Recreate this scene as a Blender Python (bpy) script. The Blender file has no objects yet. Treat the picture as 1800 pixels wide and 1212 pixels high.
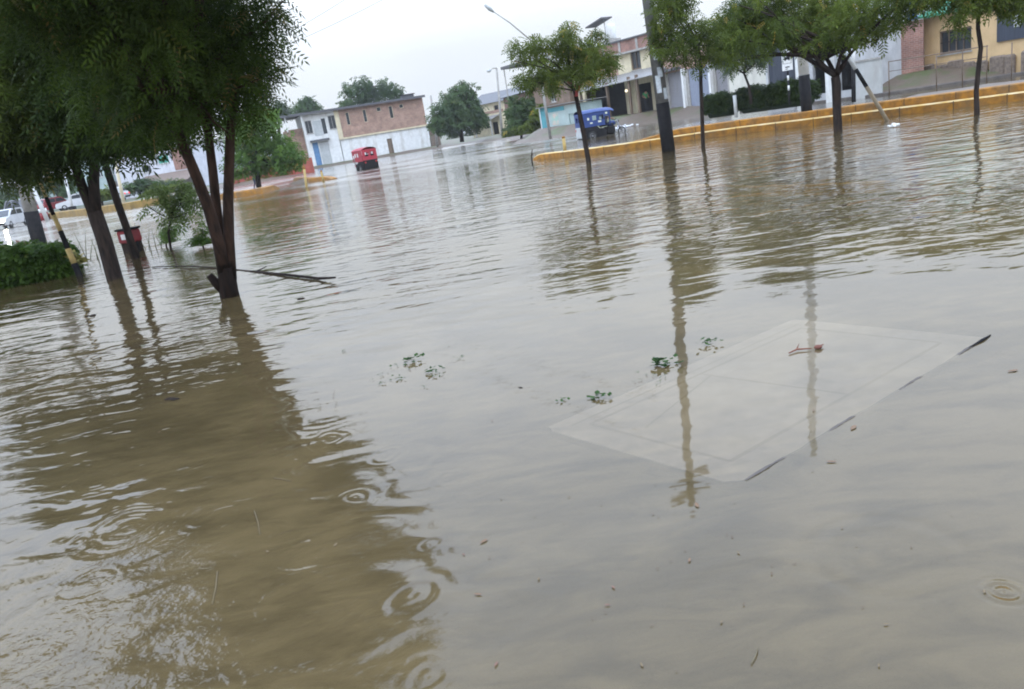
import bpy, math, random
import numpy as np
from mathutils import Matrix, Vector, Euler
R = math.radians
rng = np.random.default_rng(7)
random.seed(7)
SC = bpy.context.scene
HAZE = .00035
COL = SC.collection

# ------------------------------------------------------------------ camera model
F = 1350.0; TH = math.atan(.165); PX = math.atan(382 / F); H = 1.55
def ray(px, py):
    a = px - 900; b = py - 606
    u = a * math.cos(TH) - b * math.sin(TH); v = a * math.sin(TH) + b * math.cos(TH)
    return Vector((u, F * math.cos(PX) - v * math.sin(PX), -F * math.sin(PX) - v * math.cos(PX)))
def at(px, py, Y):
    r = ray(px, py); t = Y / r.y
    return Vector((r.x * t, Y, H + r.z * t))
def gp(px, py, z0=0.0):
    r = ray(px, py); t = (z0 - H) / r.z
    return Vector((r.x * t, r.y * t, z0))
def m_per_px(Y): return Y / F / 1.02

# ------------------------------------------------------------------ mesh builder
class MB:
    def __init__(s): s.v = []; s.f = []; s.m = []; s.smooth = []
    def add(s, vs, fs, mi=0, smooth=False, M=None):
        o = len(s.v)
        if M is not None: vs = [M @ Vector(p) for p in vs]
        s.v.extend([tuple(p) for p in vs])
        for f in fs:
            s.f.append(tuple(i + o for i in f)); s.m.append(mi); s.smooth.append(smooth)
        return s
    def box(s, x0, x1, y0, y1, z0, z1, mi=0, M=None, bev=0.0):
        if bev > 0:
            b = min(bev, (x1-x0)*.45, (y1-y0)*.45, (z1-z0)*.45)
            vs = []; 
            for (z, i) in ((z0, b), (z0 + b, 0), (z1 - b, 0), (z1, b)):
                for (x, y) in ((x0+b, y0+i), (x1-b, y0+i), (x1-i, y0+b), (x1-i, y1-b), (x1-b, y1-i), (x0+b, y1-i), (x0+i, y1-b), (x0+i, y0+b)):
                    vs.append((x, y, z))
            fs = [tuple(range(7, -1, -1)), tuple(range(24, 32))]
            for k in range(3):
                for j in range(8):
                    fs.append((k*8+j, k*8+(j+1) % 8, k*8+8+(j+1) % 8, k*8+8+j))
            return s.add(vs, fs, mi, False, M)
        vs = [(x0,y0,z0),(x1,y0,z0),(x1,y1,z0),(x0,y1,z0),(x0,y0,z1),(x1,y0,z1),(x1,y1,z1),(x0,y1,z1)]
        return s.add(vs, [(0,3,2,1),(4,5,6,7),(0,1,5,4),(1,2,6,5),(2,3,7,6),(3,0,4,7)], mi, False, M)
    def tube(s, pts, rad, n=8, mi=0, M=None, cap=True, smooth=True):
        pts = [Vector(p) for p in pts]
        if not hasattr(rad, '__len__'): rad = [rad] * len(pts)
        vs = []; up = None
        for i, p in enumerate(pts):
            d = (pts[min(i+1, len(pts)-1)] - pts[max(i-1, 0)])
            d = d.normalized() if d.length > 1e-9 else Vector((0,0,1))
            if up is None:
                a = Vector((1,0,0)) if abs(d.x) < .8 else Vector((0,1,0))
                up = d.cross(a).normalized()
            up = (up - d * up.dot(d)); up = up.normalized() if up.length > 1e-6 else d.orthogonal().normalized()
            w = d.cross(up)
            for k in range(n):
                t = 2 * math.pi * k / n
                vs.append(p + (up * math.cos(t) + w * math.sin(t)) * rad[i])
        fs = []
        for i in range(len(pts)-1):
            for k in range(n):
                fs.append((i*n+k, i*n+(k+1) % n, (i+1)*n+(k+1) % n, (i+1)*n+k))
        s.add(vs, fs, mi, smooth, M)
        if cap:
            o = len(s.v) - len(vs)
            s.f.append(tuple(o + k for k in range(n-1, -1, -1))); s.m.append(mi); s.smooth.append(False)
            o += (len(pts)-1)*n
            s.f.append(tuple(o + k for k in range(n))); s.m.append(mi); s.smooth.append(False)
        return s
    def prism(s, prof, y0, y1, mi=0, M=None):           # profile in xz, extruded along y
        n = len(prof)
        vs = [(x, y0, z) for x, z in prof] + [(x, y1, z) for x, z in prof]
        fs = [tuple(range(n)), tuple(range(2*n-1, n-1, -1))]
        fs += [(i, i+n, (i+1) % n + n, (i+1) % n) for i in range(n)]
        return s.add(vs, fs, mi, False, M)
    def torus(s, R0, r, n=20, k=8, mi=0, M=None):       # axis y
        vs = []; fs = []
        for i in range(n):
            a = 2*math.pi*i/n
            for j in range(k):
                b = 2*math.pi*j/k; q = R0 + r*math.cos(b)
                vs.append((q*math.cos(a), r*.9*math.sin(b), q*math.sin(a)))
        for i in range(n):
            for j in range(k):
                fs.append((i*k+j, ((i+1) % n)*k+j, ((i+1) % n)*k+(j+1) % k, i*k+(j+1) % k))
        return s.add(vs, fs, mi, True, M)
    def ball(s, c, r, n=10, k=7, mi=0, sc=(1,1,1), M=None):
        vs = []; fs = []
        for j in range(k+1):
            t = math.pi*j/k
            for i in range(n):
                a = 2*math.pi*i/n
                vs.append((c[0]+r*sc[0]*math.sin(t)*math.cos(a), c[1]+r*sc[1]*math.sin(t)*math.sin(a), c[2]+r*sc[2]*math.cos(t)))
        for j in range(k):
            for i in range(n):
                fs.append((j*n+i, (j+1)*n+i, (j+1)*n+(i+1) % n, j*n+(i+1) % n))
        return s.add(vs, fs, mi, True, M)
    def wall(s, x0, x1, z0, z1, holes=(), yf=0.0, th=.2, mi=0, M=None):   # front face at y=yf, thickness goes to +y
        hs = [(max(a, x0), min(b, x1), max(c, z0), min(d, z1)) for a, b, c, d in holes]
        xs = sorted({x0, x1, *[h[0] for h in hs], *[h[1] for h in hs]})
        zs = sorted({z0, z1, *[h[2] for h in hs], *[h[3] for h in hs]})
        yb = yf + th
        ins = lambda x, z: any(a < x < b and c < z < d for a, b, c, d in hs)
        for i in range(len(xs)-1):
            for j in range(len(zs)-1):
                a, b, c, d = xs[i], xs[i+1], zs[j], zs[j+1]
                if b-a < 1e-6 or d-c < 1e-6 or ins((a+b)/2, (c+d)/2): continue
                s.add([(a,yf,c),(b,yf,c),(b,yf,d),(a,yf,d)], [(0,1,2,3)], mi, False, M)
                s.add([(a,yb,c),(b,yb,c),(b,yb,d),(a,yb,d)], [(3,2,1,0)], mi, False, M)
        for a, b, c, d in hs + [(x0, x1, z0, z1)]:
            s.add([(a,yf,c),(a,yb,c),(a,yb,d),(a,yf,d)], [(0,1,2,3)], mi, False, M)
            s.add([(b,yf,c),(b,yb,c),(b,yb,d),(b,yf,d)], [(3,2,1,0)], mi, False, M)
            s.add([(a,yf,c),(b,yf,c),(b,yb,c),(a,yb,c)], [(0,1,2,3)], mi, False, M)
            s.add([(a,yf,d),(b,yf,d),(b,yb,d),(a,yb,d)], [(3,2,1,0)], mi, False, M)
        return s
    def build(s, name, mats, parent=None):
        me = bpy.data.meshes.new(name)
        me.from_pydata(s.v, [], s.f)
        if not isinstance(mats, (list, tuple)): mats = [mats]
        for m in mats: me.materials.append(m)
        me.polygons.foreach_set('material_index', s.m)
        me.polygons.foreach_set('use_smooth', s.smooth)
        me.update()
        o = bpy.data.objects.new(name, me); COL.objects.link(o)
        if parent is not None: o.parent = parent
        return o

def np_mesh(name, V, Q, mats, parent=None, rnd=None, mi=None):
    me = bpy.data.meshes.new(name)
    n = len(V); m = len(Q); k = Q.shape[1]
    me.vertices.add(n); me.vertices.foreach_set('co', np.ascontiguousarray(V, dtype=np.float32).ravel())
    me.loops.add(m*k); me.loops.foreach_set('vertex_index', np.ascontiguousarray(Q, dtype=np.int32).ravel())
    me.polygons.add(m)
    me.polygons.foreach_set('loop_start', np.arange(0, m*k, k, dtype=np.int32))
    try: me.polygons.foreach_set('loop_total', np.full(m, k, dtype=np.int32))
    except Exception: pass
    if not isinstance(mats, (list, tuple)): mats = [mats]
    for mt in mats: me.materials.append(mt)
    if mi is not None: me.polygons.foreach_set('material_index', mi)
    me.update(calc_edges=True)
    if rnd is not None:
        at_ = me.attributes.new('tint', 'FLOAT', 'FACE'); at_.data.foreach_set('value', rnd.astype(np.float32))
    o = bpy.data.objects.new(name, me); COL.objects.link(o)
    if parent is not None: o.parent = parent
    return o

def tag(o, label=None, cat=None, group=None, kind=None):
    if label: o['label'] = label
    if cat: o['category'] = cat
    if group: o['group'] = group
    if kind: o['kind'] = kind
    return o
def empty(name, loc, rz, label, cat, group=None):
    o = bpy.data.objects.new(name, None); COL.objects.link(o)
    o.location = loc; o.rotation_euler = (0, 0, rz); o.empty_display_size = .3
    return tag(o, label, cat, group)
def copy_tree(o, parent=None):
    c = o.copy(); COL.objects.link(c)
    if parent is not None: c.parent = parent
    for ch in list(o.children): copy_tree(ch, c)
    return c

# ------------------------------------------------------------------ materials
def node(nt, t, **kw):
    n = nt.nodes.new(t)
    for k, v in kw.items():
        if k in n.inputs: n.inputs[k].default_value = v
        else: setattr(n, k, v)
    return n
def setin(n, **kw):
    for k, v in kw.items(): n.inputs[k].default_value = v
def rgba(c): return (c[0], c[1], c[2], 1)
_mats = {}
def mat(name, c1, c2=None, rough=.7, scale=6.0, metal=0.0, bump=0.0, stretch=(1,1,1), spec=.4, lo=.35, hi=.65, detail=5, emit=None, estr=0, dirt=None, dirt_amt=.5):
    if name in _mats: return _mats[name]
    m = bpy.data.materials.new(name); m.use_nodes = True; nt = m.node_tree; L = nt.links
    b = nt.nodes['Principled BSDF']
    b.inputs['Roughness'].default_value = rough; b.inputs['Metallic'].default_value = metal
    b.inputs['Specular IOR Level'].default_value = spec
    if c2 is None: c2 = tuple(x*.78 for x in c1)
    tc = node(nt, 'ShaderNodeTexCoord'); mp = node(nt, 'ShaderNodeMapping'); mp.inputs['Scale'].default_value = stretch
    L.new(tc.outputs['Object'], mp.inputs['Vector'])
    nz = node(nt, 'ShaderNodeTexNoise', Scale=scale, Detail=float(detail), Roughness=.6)
    L.new(mp.outputs[0], nz.inputs['Vector'])
    mr = node(nt, 'ShaderNodeMapRange'); setin(mr, **{'From Min': lo, 'From Max': hi}); L.new(nz.outputs['Fac'], mr.inputs['Value'])
    mx = node(nt, 'ShaderNodeMix', data_type='RGBA'); mx.inputs[6].default_value = rgba(c1); mx.inputs[7].default_value = rgba(c2)
    L.new(mr.outputs[0], mx.inputs[0])
    out = mx.outputs[2]
    if dirt is not None:
        n2 = node(nt, 'ShaderNodeTexNoise', Scale=.9, Detail=6.0, Roughness=.65)
        m2 = node(nt, 'ShaderNodeMapping'); m2.inputs['Scale'].default_value = (1.6, 1.6, .45); L.new(tc.outputs['Object'], m2.inputs[0]); L.new(m2.outputs[0], n2.inputs['Vector'])
        r2 = node(nt, 'ShaderNodeMapRange'); setin(r2, **{'From Min': .48, 'From Max': .75, 'To Max': dirt_amt}); L.new(n2.outputs['Fac'], r2.inputs['Value'])
        x2 = node(nt, 'ShaderNodeMix', data_type='RGBA'); x2.inputs[7].default_value = rgba(dirt)
        L.new(out, x2.inputs[6]); L.new(r2.outputs[0], x2.inputs[0]); out = x2.outputs[2]
    L.new(out, b.inputs['Base Color'])
    if bump:
        bp = node(nt, 'ShaderNodeBump', Distance=bump, Strength=.8); L.new(nz.outputs['Fac'], bp.inputs['Height']); L.new(bp.outputs[0], b.inputs['Normal'])
    if emit:
        b.inputs['Emission Color'].default_value = rgba(emit); b.inputs['Emission Strength'].default_value = estr
    _mats[name] = m
    return m
def brick(name, c1, c2, mortar, sx=.24, sy=.10):
    if name in _mats: return _mats[name]
    m = bpy.data.materials.new(name); m.use_nodes = True; nt = m.node_tree; L = nt.links
    b = nt.nodes['Principled BSDF']; b.inputs['Roughness'].default_value = .85
    tc = node(nt, 'ShaderNodeTexCoord'); sp = node(nt, 'ShaderNodeSeparateXYZ'); L.new(tc.outputs['Object'], sp.inputs[0])
    ad = node(nt, 'ShaderNodeMath', operation='ADD'); L.new(sp.outputs['X'], ad.inputs[0]); L.new(sp.outputs['Y'], ad.inputs[1])
    cb = node(nt, 'ShaderNodeCombineXYZ'); L.new(ad.outputs[0], cb.inputs['X']); L.new(sp.outputs['Z'], cb.inputs['Y'])
    bt = node(nt, 'ShaderNodeTexBrick', Scale=1.0); setin(bt, Color1=rgba(c1), Color2=rgba(c2), Mortar=rgba(mortar))
    bt.inputs['Mortar Size'].default_value = .012; bt.inputs['Brick Width'].default_value = sx; bt.inputs['Row Height'].default_value = sy
    L.new(cb.outputs[0], bt.inputs['Vector'])
    nz = node(nt, 'ShaderNodeTexNoise', Scale=1.3, Detail=6.0); L.new(tc.outputs['Object'], nz.inputs['Vector'])
    mr = node(nt, 'ShaderNodeMapRange'); setin(mr, **{'From Min': .35, 'From Max': .7, 'To Min': .75, 'To Max': 1.15}); L.new(nz.outputs['Fac'], mr.inputs['Value'])
    mx = node(nt, 'ShaderNodeMix', data_type='RGBA', blend_type='MULTIPLY'); mx.inputs[0].default_value = 1
    L.new(bt.outputs['Color'], mx.inputs[6]); L.new(mr.outputs[0], mx.inputs[7]); L.new(mx.outputs[2], b.inputs['Base Color'])
    bp = node(nt, 'ShaderNodeBump', Distance=.008, Strength=.6, invert=True); L.new(bt.outputs['Fac'], bp.inputs['Height']); L.new(bp.outputs[0], b.inputs['Normal'])
    _mats[name] = m
    return m
def leafmat(name, cd, cl, yellow=None, trans=.35):
    if name in _mats: return _mats[name]
    m = bpy.data.materials.new(name); m.use_nodes = True; nt = m.node_tree; L = nt.links
    b = nt.nodes['Principled BSDF']; b.inputs['Roughness'].default_value = .6; b.inputs['Specular IOR Level'].default_value = .08
    a = node(nt, 'ShaderNodeAttribute', attribute_name='tint')
    cr = node(nt, 'ShaderNodeValToRGB'); e = cr.color_ramp.elements
    e[0].position = 0; e[0].color = rgba(cd); e[1].position = .9; e[1].color = rgba(cl)
    if yellow: q = e.new(.985); q.color = rgba(yellow)
    L.new(a.outputs['Fac'], cr.inputs[0]); L.new(cr.outputs[0], b.inputs['Base Color'])
    tr = node(nt, 'ShaderNodeBsdfTranslucent'); L.new(cr.outputs[0], tr.inputs['Color'])
    mx = node(nt, 'ShaderNodeMixShader'); mx.inputs[0].default_value = trans
    L.new(b.outputs[0], mx.inputs[1]); L.new(tr.outputs[0], mx.inputs[2]); L.new(mx.outputs[0], nt.nodes['Material Output'].inputs['Surface'])
    _mats[name] = m
    return m

M_conc = mat('concrete', (.36,.35,.325), (.25,.24,.225), .85, 5, bump=.004, dirt=(.16,.15,.13))
M_black = mat('black_paint', (.012,.012,.014), (.022,.021,.021), .8, 8, dirt=(.05,.045,.035), dirt_amt=.3, spec=.05)
M_white = mat('white_paint', (.66,.67,.66), (.56,.57,.56), .7, 2.5, dirt=(.33,.30,.25), dirt_amt=.7)
M_cream = mat('cream_paint', (.62,.55,.38), (.52,.46,.32), .75, 2.0, dirt=(.25,.21,.15))
M_yellowhouse = mat('yellow_ochre_paint', (.58,.41,.22), (.50,.35,.18), .75, 1.6, dirt=(.32,.22,.12), dirt_amt=.45)
M_glass = mat('dark_glass', (.02,.025,.03), (.035,.04,.045), .12, 3, spec=.6)
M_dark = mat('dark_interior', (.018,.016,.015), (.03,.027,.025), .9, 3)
M_steelgrey = mat('grey_roller_steel', (.24,.24,.26), (.19,.19,.21), .45, 2, stretch=(.2,.2,14), dirt=(.16,.14,.12))
M_navy = mat('navy_sheet_metal', (.045,.055,.075), (.03,.035,.05), .45, 2, stretch=(12,1,.3))
M_kerb = mat('yellow_kerb_paint', (.35,.155,.011), (.17,.08,.015), .7, 5.0, bump=.004, dirt=(.10,.075,.045), dirt_amt=.95)
M_wood = mat('weathered_wood', (.18,.13,.09), (.10,.075,.055), .85, 4, stretch=(1,1,.2))
M_bark = mat('wet_bark', (.050,.028,.018), (.016,.010,.007), .85, 14, stretch=(1,1,.2), bump=.03, spec=.12, detail=8)
def tide(m, h=.42, k=.35):                                # mud and soaking left by the flood on the lowest part of a trunk, ragged edge
    nt = m.node_tree; L = nt.links; b = nt.nodes['Principled BSDF']; src = b.inputs['Base Color'].links[0].from_socket
    tc = node(nt, 'ShaderNodeTexCoord'); sp = node(nt, 'ShaderNodeSeparateXYZ'); L.new(tc.outputs['Object'], sp.inputs[0])
    n = node(nt, 'ShaderNodeTexNoise', Scale=7.0, Detail=4.0); L.new(tc.outputs['Object'], n.inputs['Vector'])
    ad = node(nt, 'ShaderNodeMath', operation='MULTIPLY_ADD'); ad.inputs[1].default_value = .35; L.new(n.outputs['Fac'], ad.inputs[0]); L.new(sp.outputs['Z'], ad.inputs[2])
    mr = node(nt, 'ShaderNodeMapRange'); setin(mr, **{'From Min': h+.15, 'From Max': h+.22, 'To Min': k, 'To Max': 1.0}); L.new(ad.outputs[0], mr.inputs[0])
    mx = node(nt, 'ShaderNodeMix', data_type='RGBA', blend_type='MULTIPLY'); mx.inputs[0].default_value = 1; L.new(src, mx.inputs[6]); L.new(mr.outputs[0], mx.inputs[7]); L.new(mx.outputs[2], b.inputs['Base Color'])
tide(M_bark)
M_barkd = mat('dark_thin_bark', (.042,.030,.023), (.014,.011,.010), .85, 14, stretch=(1,1,.22), bump=.02, spec=.12, detail=8)
M_brick = brick('orange_brick', (.37,.215,.155), (.27,.155,.11), (.34,.27,.22))
M_brickred = brick('red_brick', (.29,.145,.11), (.21,.105,.085), (.30,.22,.18))
M_corr = mat('corrugated_sheet', (.25,.245,.235), (.15,.145,.14), .5, 3, stretch=(10,.5,1), dirt=(.15,.11,.08))
M_teal = mat('turquoise_paint', (.08,.30,.34), (.06,.23,.27), .6, 2, dirt=(.2,.25,.25))
M_mint = mat('mint_paint', (.37,.46,.445), (.29,.37,.36), .7, 1.2, dirt=(.28,.30,.28))
M_greenroof = mat('green_painted_metal', (.04,.26,.14), (.03,.2,.11), .5, 3)
M_bluetarp = mat('blue_tarp', (.03,.12,.38), (.02,.08,.28), .5, 4)
M_rubber = mat('tyre_rubber', (.018,.018,.018), (.03,.03,.028), .8, 10)
M_chrome = mat('dull_metal', (.35,.35,.36), (.22,.22,.22), .35, 6, metal=.8)
M_greypanel = mat('grey_panel', (.42,.44,.44), (.33,.35,.35), .5, 3)
M_redwall = mat('red_oxide_paint', (.36,.085,.055), (.26,.06,.042), .75, 2, dirt=(.16,.08,.06))
M_lilac = mat('lilac_white_paint', (.56,.57,.62), (.47,.48,.52), .75, 1.5, dirt=(.3,.28,.26))
M_roofdark = mat('dark_roof_sheet', (.10,.10,.105), (.065,.065,.07), .6, 3, stretch=(8,.4,1))
M_stone = mat('rubble_stone', (.22,.17,.13), (.10,.08,.065), .9, 7, bump=.03)
M_skin = mat('skin', (.34,.19,.12), (.30,.165,.105), .6, 10)

# ------------------------------------------------------------------ world and light
W = bpy.data.worlds.new('World'); SC.world = W; W.use_nodes = True
nt = W.node_tree; L = nt.links; bg = nt.nodes['Background']; bg.inputs['Strength'].default_value = .1
sky = node(nt, 'ShaderNodeTexSky', sky_type='NISHITA', sun_disc=False, sun_elevation=R(58), sun_rotation=R(200), air_density=1.6, dust_density=4.0)
tc = node(nt, 'ShaderNodeTexCoord'); sp = node(nt, 'ShaderNodeSeparateXYZ'); L.new(tc.outputs['Generated'], sp.inputs[0])
mx0 = node(nt, 'ShaderNodeMath', operation='MAXIMUM'); mx0.inputs[1].default_value = 0; L.new(sp.outputs['Z'], mx0.inputs[0])
lum = node(nt, 'ShaderNodeValToRGB')                       # overcast: dimmest at the horizon, cooler and brighter overhead
el = lum.color_ramp.elements; el[0].position = 0; el[0].color = (.205,.22,.235,1); el[1].position = .85; el[1].color = (.64,.78,1.04,1)
for ps_, cc_ in ((.10, (.24,.255,.275,1)), (.17, (.315,.335,.36,1)), (.30, (.48,.525,.595,1)), (.5, (.60,.705,.90,1))): q_ = el.new(ps_); q_.color = cc_
L.new(mx0.outputs[0], lum.inputs[0])
nz = node(nt, 'ShaderNodeTexNoise', Scale=2.2, Detail=5.0, Roughness=.5)
mpn = node(nt, 'ShaderNodeMapping'); mpn.inputs['Scale'].default_value = (1, 1, 2.4); L.new(tc.outputs['Generated'], mpn.inputs[0]); L.new(mpn.outputs[0], nz.inputs['Vector'])
cl = node(nt, 'ShaderNodeMapRange'); setin(cl, **{'From Min': .3, 'From Max': .7, 'To Min': .93, 'To Max': 1.07}); L.new(nz.outputs['Fac'], cl.inputs[0])
cc = node(nt, 'ShaderNodeMix', data_type='RGBA', blend_type='MULTIPLY'); cc.inputs[0].default_value = 1; L.new(lum.outputs['Color'], cc.inputs[6]); L.new(cl.outputs[0], cc.inputs[7])
c40 = node(nt, 'ShaderNodeVectorMath', operation='SCALE'); c40.inputs['Scale'].default_value = 40.0; L.new(cc.outputs[2], c40.inputs[0])
mxs = node(nt, 'ShaderNodeMix', data_type='RGBA'); mxs.inputs[0].default_value = .95
L.new(sky.outputs[0], mxs.inputs[6]); L.new(c40.outputs[0], mxs.inputs[7]); L.new(mxs.outputs[2], bg.inputs['Color'])
sl = bpy.data.lights.new('sun', 'SUN'); sl.energy = .9; sl.angle = R(40); sl.color = (1, .91, .76)
so = bpy.data.objects.new('sun', sl); COL.objects.link(so); so.rotation_euler = (R(32), 0, R(-20))

# ------------------------------------------------------------------ ground sheet
def offset(poly, d):
    out = []
    for i, p in enumerate(poly):
        a = poly[max(i-1, 0)]; b = poly[min(i+1, len(poly)-1)]
        tx, ty = b[0]-a[0], b[1]-a[1]; l = math.hypot(tx, ty); out.append((p[0]-ty/l*d, p[1]+tx/l*d))
    return out
def pt2(px, py, Y): p = at(px, py, Y); return (p.x, p.y)
KERB = [gp(936, 282), gp(1037, 272), gp(1170, 253), gp(1290, 236), gp(1400, 224), gp(1500, 212), gp(1650, 195), gp(1800, 176), gp(1960, 157)]
KERB = [(p.x, p.y) for p in KERB]
def chaikin(P, k):
    for _ in range(k):
        Q_ = [P[0]]
        for a_, b_ in zip(P[:-1], P[1:]): Q_ += [(a_[0]*.75+b_[0]*.25, a_[1]*.75+b_[1]*.25), (a_[0]*.25+b_[0]*.75, a_[1]*.25+b_[1]*.75)]
        P = Q_+[P[-1]]
    return P
KERB = chaikin(KERB, 3)
FARK = [(60, 14)] + [(p.x, p.y) for p in (gp(1990, 101, .1), gp(1800, 128, .1), gp(1660, 149, .1), gp(1540, 167, .1), gp(1400, 184, .1), gp(1300, 196, .1), gp(1220, 207, .1), gp(1120, 219, .1))] + [(8.2, 58), (4.4, 60.5), (1.6, 63), (2.6, 74)]
def polydist(P, poly):
    x, y = P[:, 0], P[:, 1]; n = len(poly); d = np.full(len(P), 1e9); inside = np.zeros(len(P), bool)
    for i in range(n):
        ax, ay = poly[i]; bx, by = poly[(i+1) % n]
        ex, ey = bx-ax, by-ay; t = np.clip(((x-ax)*ex+(y-ay)*ey)/(ex*ex+ey*ey+1e-12), 0, 1)
        d = np.minimum(d, np.hypot(x-ax-t*ex, y-ay-t*ey))
        c = ((ay > y) != (by > y)); xi = np.where(c, (bx-ax)*(y-ay)/np.where(by == ay, 1e-9, by-ay)+ax, 0)
        inside ^= c & (x < xi)
    return np.where(inside, d, -d)
BANKS = [  # polygon, height, slope width
    (FARK + [(4, 90), (6, 135), (60, 220), (400, 220), (400, -60)], .15, 1.6),
    (offset(FARK, 1.0 if False else -1.0)[:-1] + [(4, 76), (5, 100), (9, 140), (60, 260), (400, 260), (400, -60)], .82, 2.3),
    ([(-300, 78), (-40, 76), (-22, 76), (-16, 84), (-22, 104), (-8, 109), (-2, 104), (1.0, 92), (3.5, 80), (6, 82), (9, 150), (60, 260), (40, 900), (-900, 900)], .34, 3.0),
    ([(-300, 250), (300, 230), (600, 900), (-600, 900)], 1.2, 100.0),
    ([(-20, 54), (-14.2, 49.5), (-13.2, 50.5), (-20, 58)], .22, .8),
    ([(-14.6, 55.5), (-10.2, 53.2), (-9.6, 54.2), (-13.6, 57.5)], .38, 1.2),
    ([(15.0, 25), (17, 20), (30, 12), (50, 14), (30, 31), (24, 34), (18, 37.5), (15.5, 33)], .06, 3.0),
]
def ground_z(P):
    z = np.full(len(P), -.25) + .03*np.sin(P[:, 0]*.7+1)*np.cos(P[:, 1]*.55)
    for poly, h, w in BANKS:
        s = np.clip(polydist(P, poly)/w, 0, 1); s = s*s*(3-2*s)
        z = np.maximum(z, -.25+(h+.25)*s)
    z += .035*np.sin(P[:, 0]*1.9+P[:, 1]*.6)*np.sin(P[:, 1]*1.3-P[:, 0]*.4)*(z > .02)
    return z
def gz(x, y): return float(ground_z(np.array([[x, y]]))[0])
def axis(a, b, step, far):
    m = np.arange(a, b+.01, step); k = np.array([1.25**i for i in range(1, 24)])*6
    lo = a-np.cumsum(k); hi = b+np.cumsum(k)
    return np.concatenate([lo[lo > -far][::-1], m, hi[hi < far]])
gx = axis(-80, 60, .9, 3000); gy = axis(-12, 150, .9, 3000)
X, Y_ = np.meshgrid(gx, gy); P = np.stack([X.ravel(), Y_.ravel()], 1)
V = np.column_stack([P, ground_z(P)])
nx, ny = len(gx), len(gy); ii = np.arange(ny-1)[:, None]*nx + np.arange(nx-1)[None, :]
Q = np.stack([ii, ii+1, ii+1+nx, ii+nx], -1).reshape(-1, 4)
mg = bpy.data.materials.new('wet_dirt_and_grass'); mg.use_nodes = True; nt = mg.node_tree; L = nt.links; b = nt.nodes['Principled BSDF']
tc = node(nt, 'ShaderNodeTexCoord')
n1 = node(nt, 'ShaderNodeTexNoise', Scale=.35, Detail=6.0, Roughness=.65); L.new(tc.outputs['Object'], n1.inputs[0])
n2 = node(nt, 'ShaderNodeTexNoise', Scale=2.4, Detail=8.0, Roughness=.7); L.new(tc.outputs['Object'], n2.inputs[0])
r1 = node(nt, 'ShaderNodeMapRange'); setin(r1, **{'From Min': .46, 'From Max': .54}); L.new(n1.outputs['Fac'], r1.inputs[0])
c1 = node(nt, 'ShaderNodeMix', data_type='RGBA'); c1.inputs[6].default_value = (.135,.100,.068,1); c1.inputs[7].default_value = (.07,.052,.037,1); L.new(n2.outputs['Fac'], c1.inputs[0])
c2 = node(nt, 'ShaderNodeMix', data_type='RGBA'); c2.inputs[6].default_value = (.045,.072,.02,1); c2.inputs[7].default_value = (.09,.09,.035,1); L.new(n2.outputs['Fac'], c2.inputs[0])
spz = node(nt, 'ShaderNodeSeparateXYZ'); L.new(tc.outputs['Object'], spz.inputs[0])
rz = node(nt, 'ShaderNodeMapRange'); setin(rz, **{'From Min': .16, 'From Max': .3}); L.new(spz.outputs['Z'], rz.inputs[0])
mm = node(nt, 'ShaderNodeMath', operation='MULTIPLY'); L.new(r1.outputs[0], mm.inputs[0]); L.new(rz.outputs[0], mm.inputs[1])
c3 = node(nt, 'ShaderNodeMix', data_type='RGBA'); L.new(mm.outputs[0], c3.inputs[0]); L.new(c1.outputs[2], c3.inputs[6]); L.new(c2.outputs[2], c3.inputs[7])
L.new(c3.outputs[2], b.inputs['Base Color']); b.inputs['Roughness'].default_value = .6
bp = node(nt, 'ShaderNodeBump', Distance=.06); L.new(n2.outputs['Fac'], bp.inputs['Height']); L.new(bp.outputs[0], b.inputs['Normal'])
gnd = np_mesh('ground', V, Q, mg); tag(gnd, 'wet brown earth and grass banks round the flooded street', None, None, 'structure')
gnd.data.polygons.foreach_set('use_smooth', np.ones(len(Q), bool))

# ------------------------------------------------------------------ flood water
mw = bpy.data.materials.new('muddy_flood_water'); mw.use_nodes = True; nt = mw.node_tree; L = nt.links
nt.nodes.remove(nt.nodes['Principled BSDF'])
tc = node(nt, 'ShaderNodeTexCoord'); OB = tc.outputs['Object']
def mth(op, a, b_=None, c_=None):
    n = node(nt, 'ShaderNodeMath', operation=op)
    for i, q in enumerate((a, b_, c_)):
        if q is None: continue
        if isinstance(q, (int, float)): n.inputs[i].default_value = q
        else: L.new(q, n.inputs[i])
    return n.outputs[0]
def maprange(x, a, b_, c_=0.0, d=1.0, smooth=True):
    n = node(nt, 'ShaderNodeMapRange', interpolation_type='SMOOTHSTEP' if smooth else 'LINEAR')
    setin(n, **{'From Min': a, 'From Max': b_, 'To Min': c_, 'To Max': d}); L.new(x, n.inputs[0]); return n.outputs[0]
def noise(scale, detail, rot=0, st=(1,1,1), rough=.5, dist=0.0):
    mp = node(nt, 'ShaderNodeMapping'); mp.inputs['Rotation'].default_value = (0,0,R(rot)); mp.inputs['Scale'].default_value = st
    L.new(OB, mp.inputs[0]); n = node(nt, 'ShaderNodeTexNoise', Scale=scale, Detail=detail, Roughness=rough, Distortion=dist); L.new(mp.outputs[0], n.inputs['Vector']); return n.outputs['Fac']
def dist_to(x, y):
    n = node(nt, 'ShaderNodeVectorMath', operation='DISTANCE'); L.new(OB, n.inputs[0]); n.inputs[1].default_value = (x, y, 0); return n.outputs['Value']
calm = mth('ADD', maprange(dist_to(1.6, 3.4), 1.5, 6.0, .12, 1.0), maprange(dist_to(0, 0), 20, 60, 0.0, .8))
gust = maprange(noise(.16, 2.0, 20), .35, .65, .55, 1.25)
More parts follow.
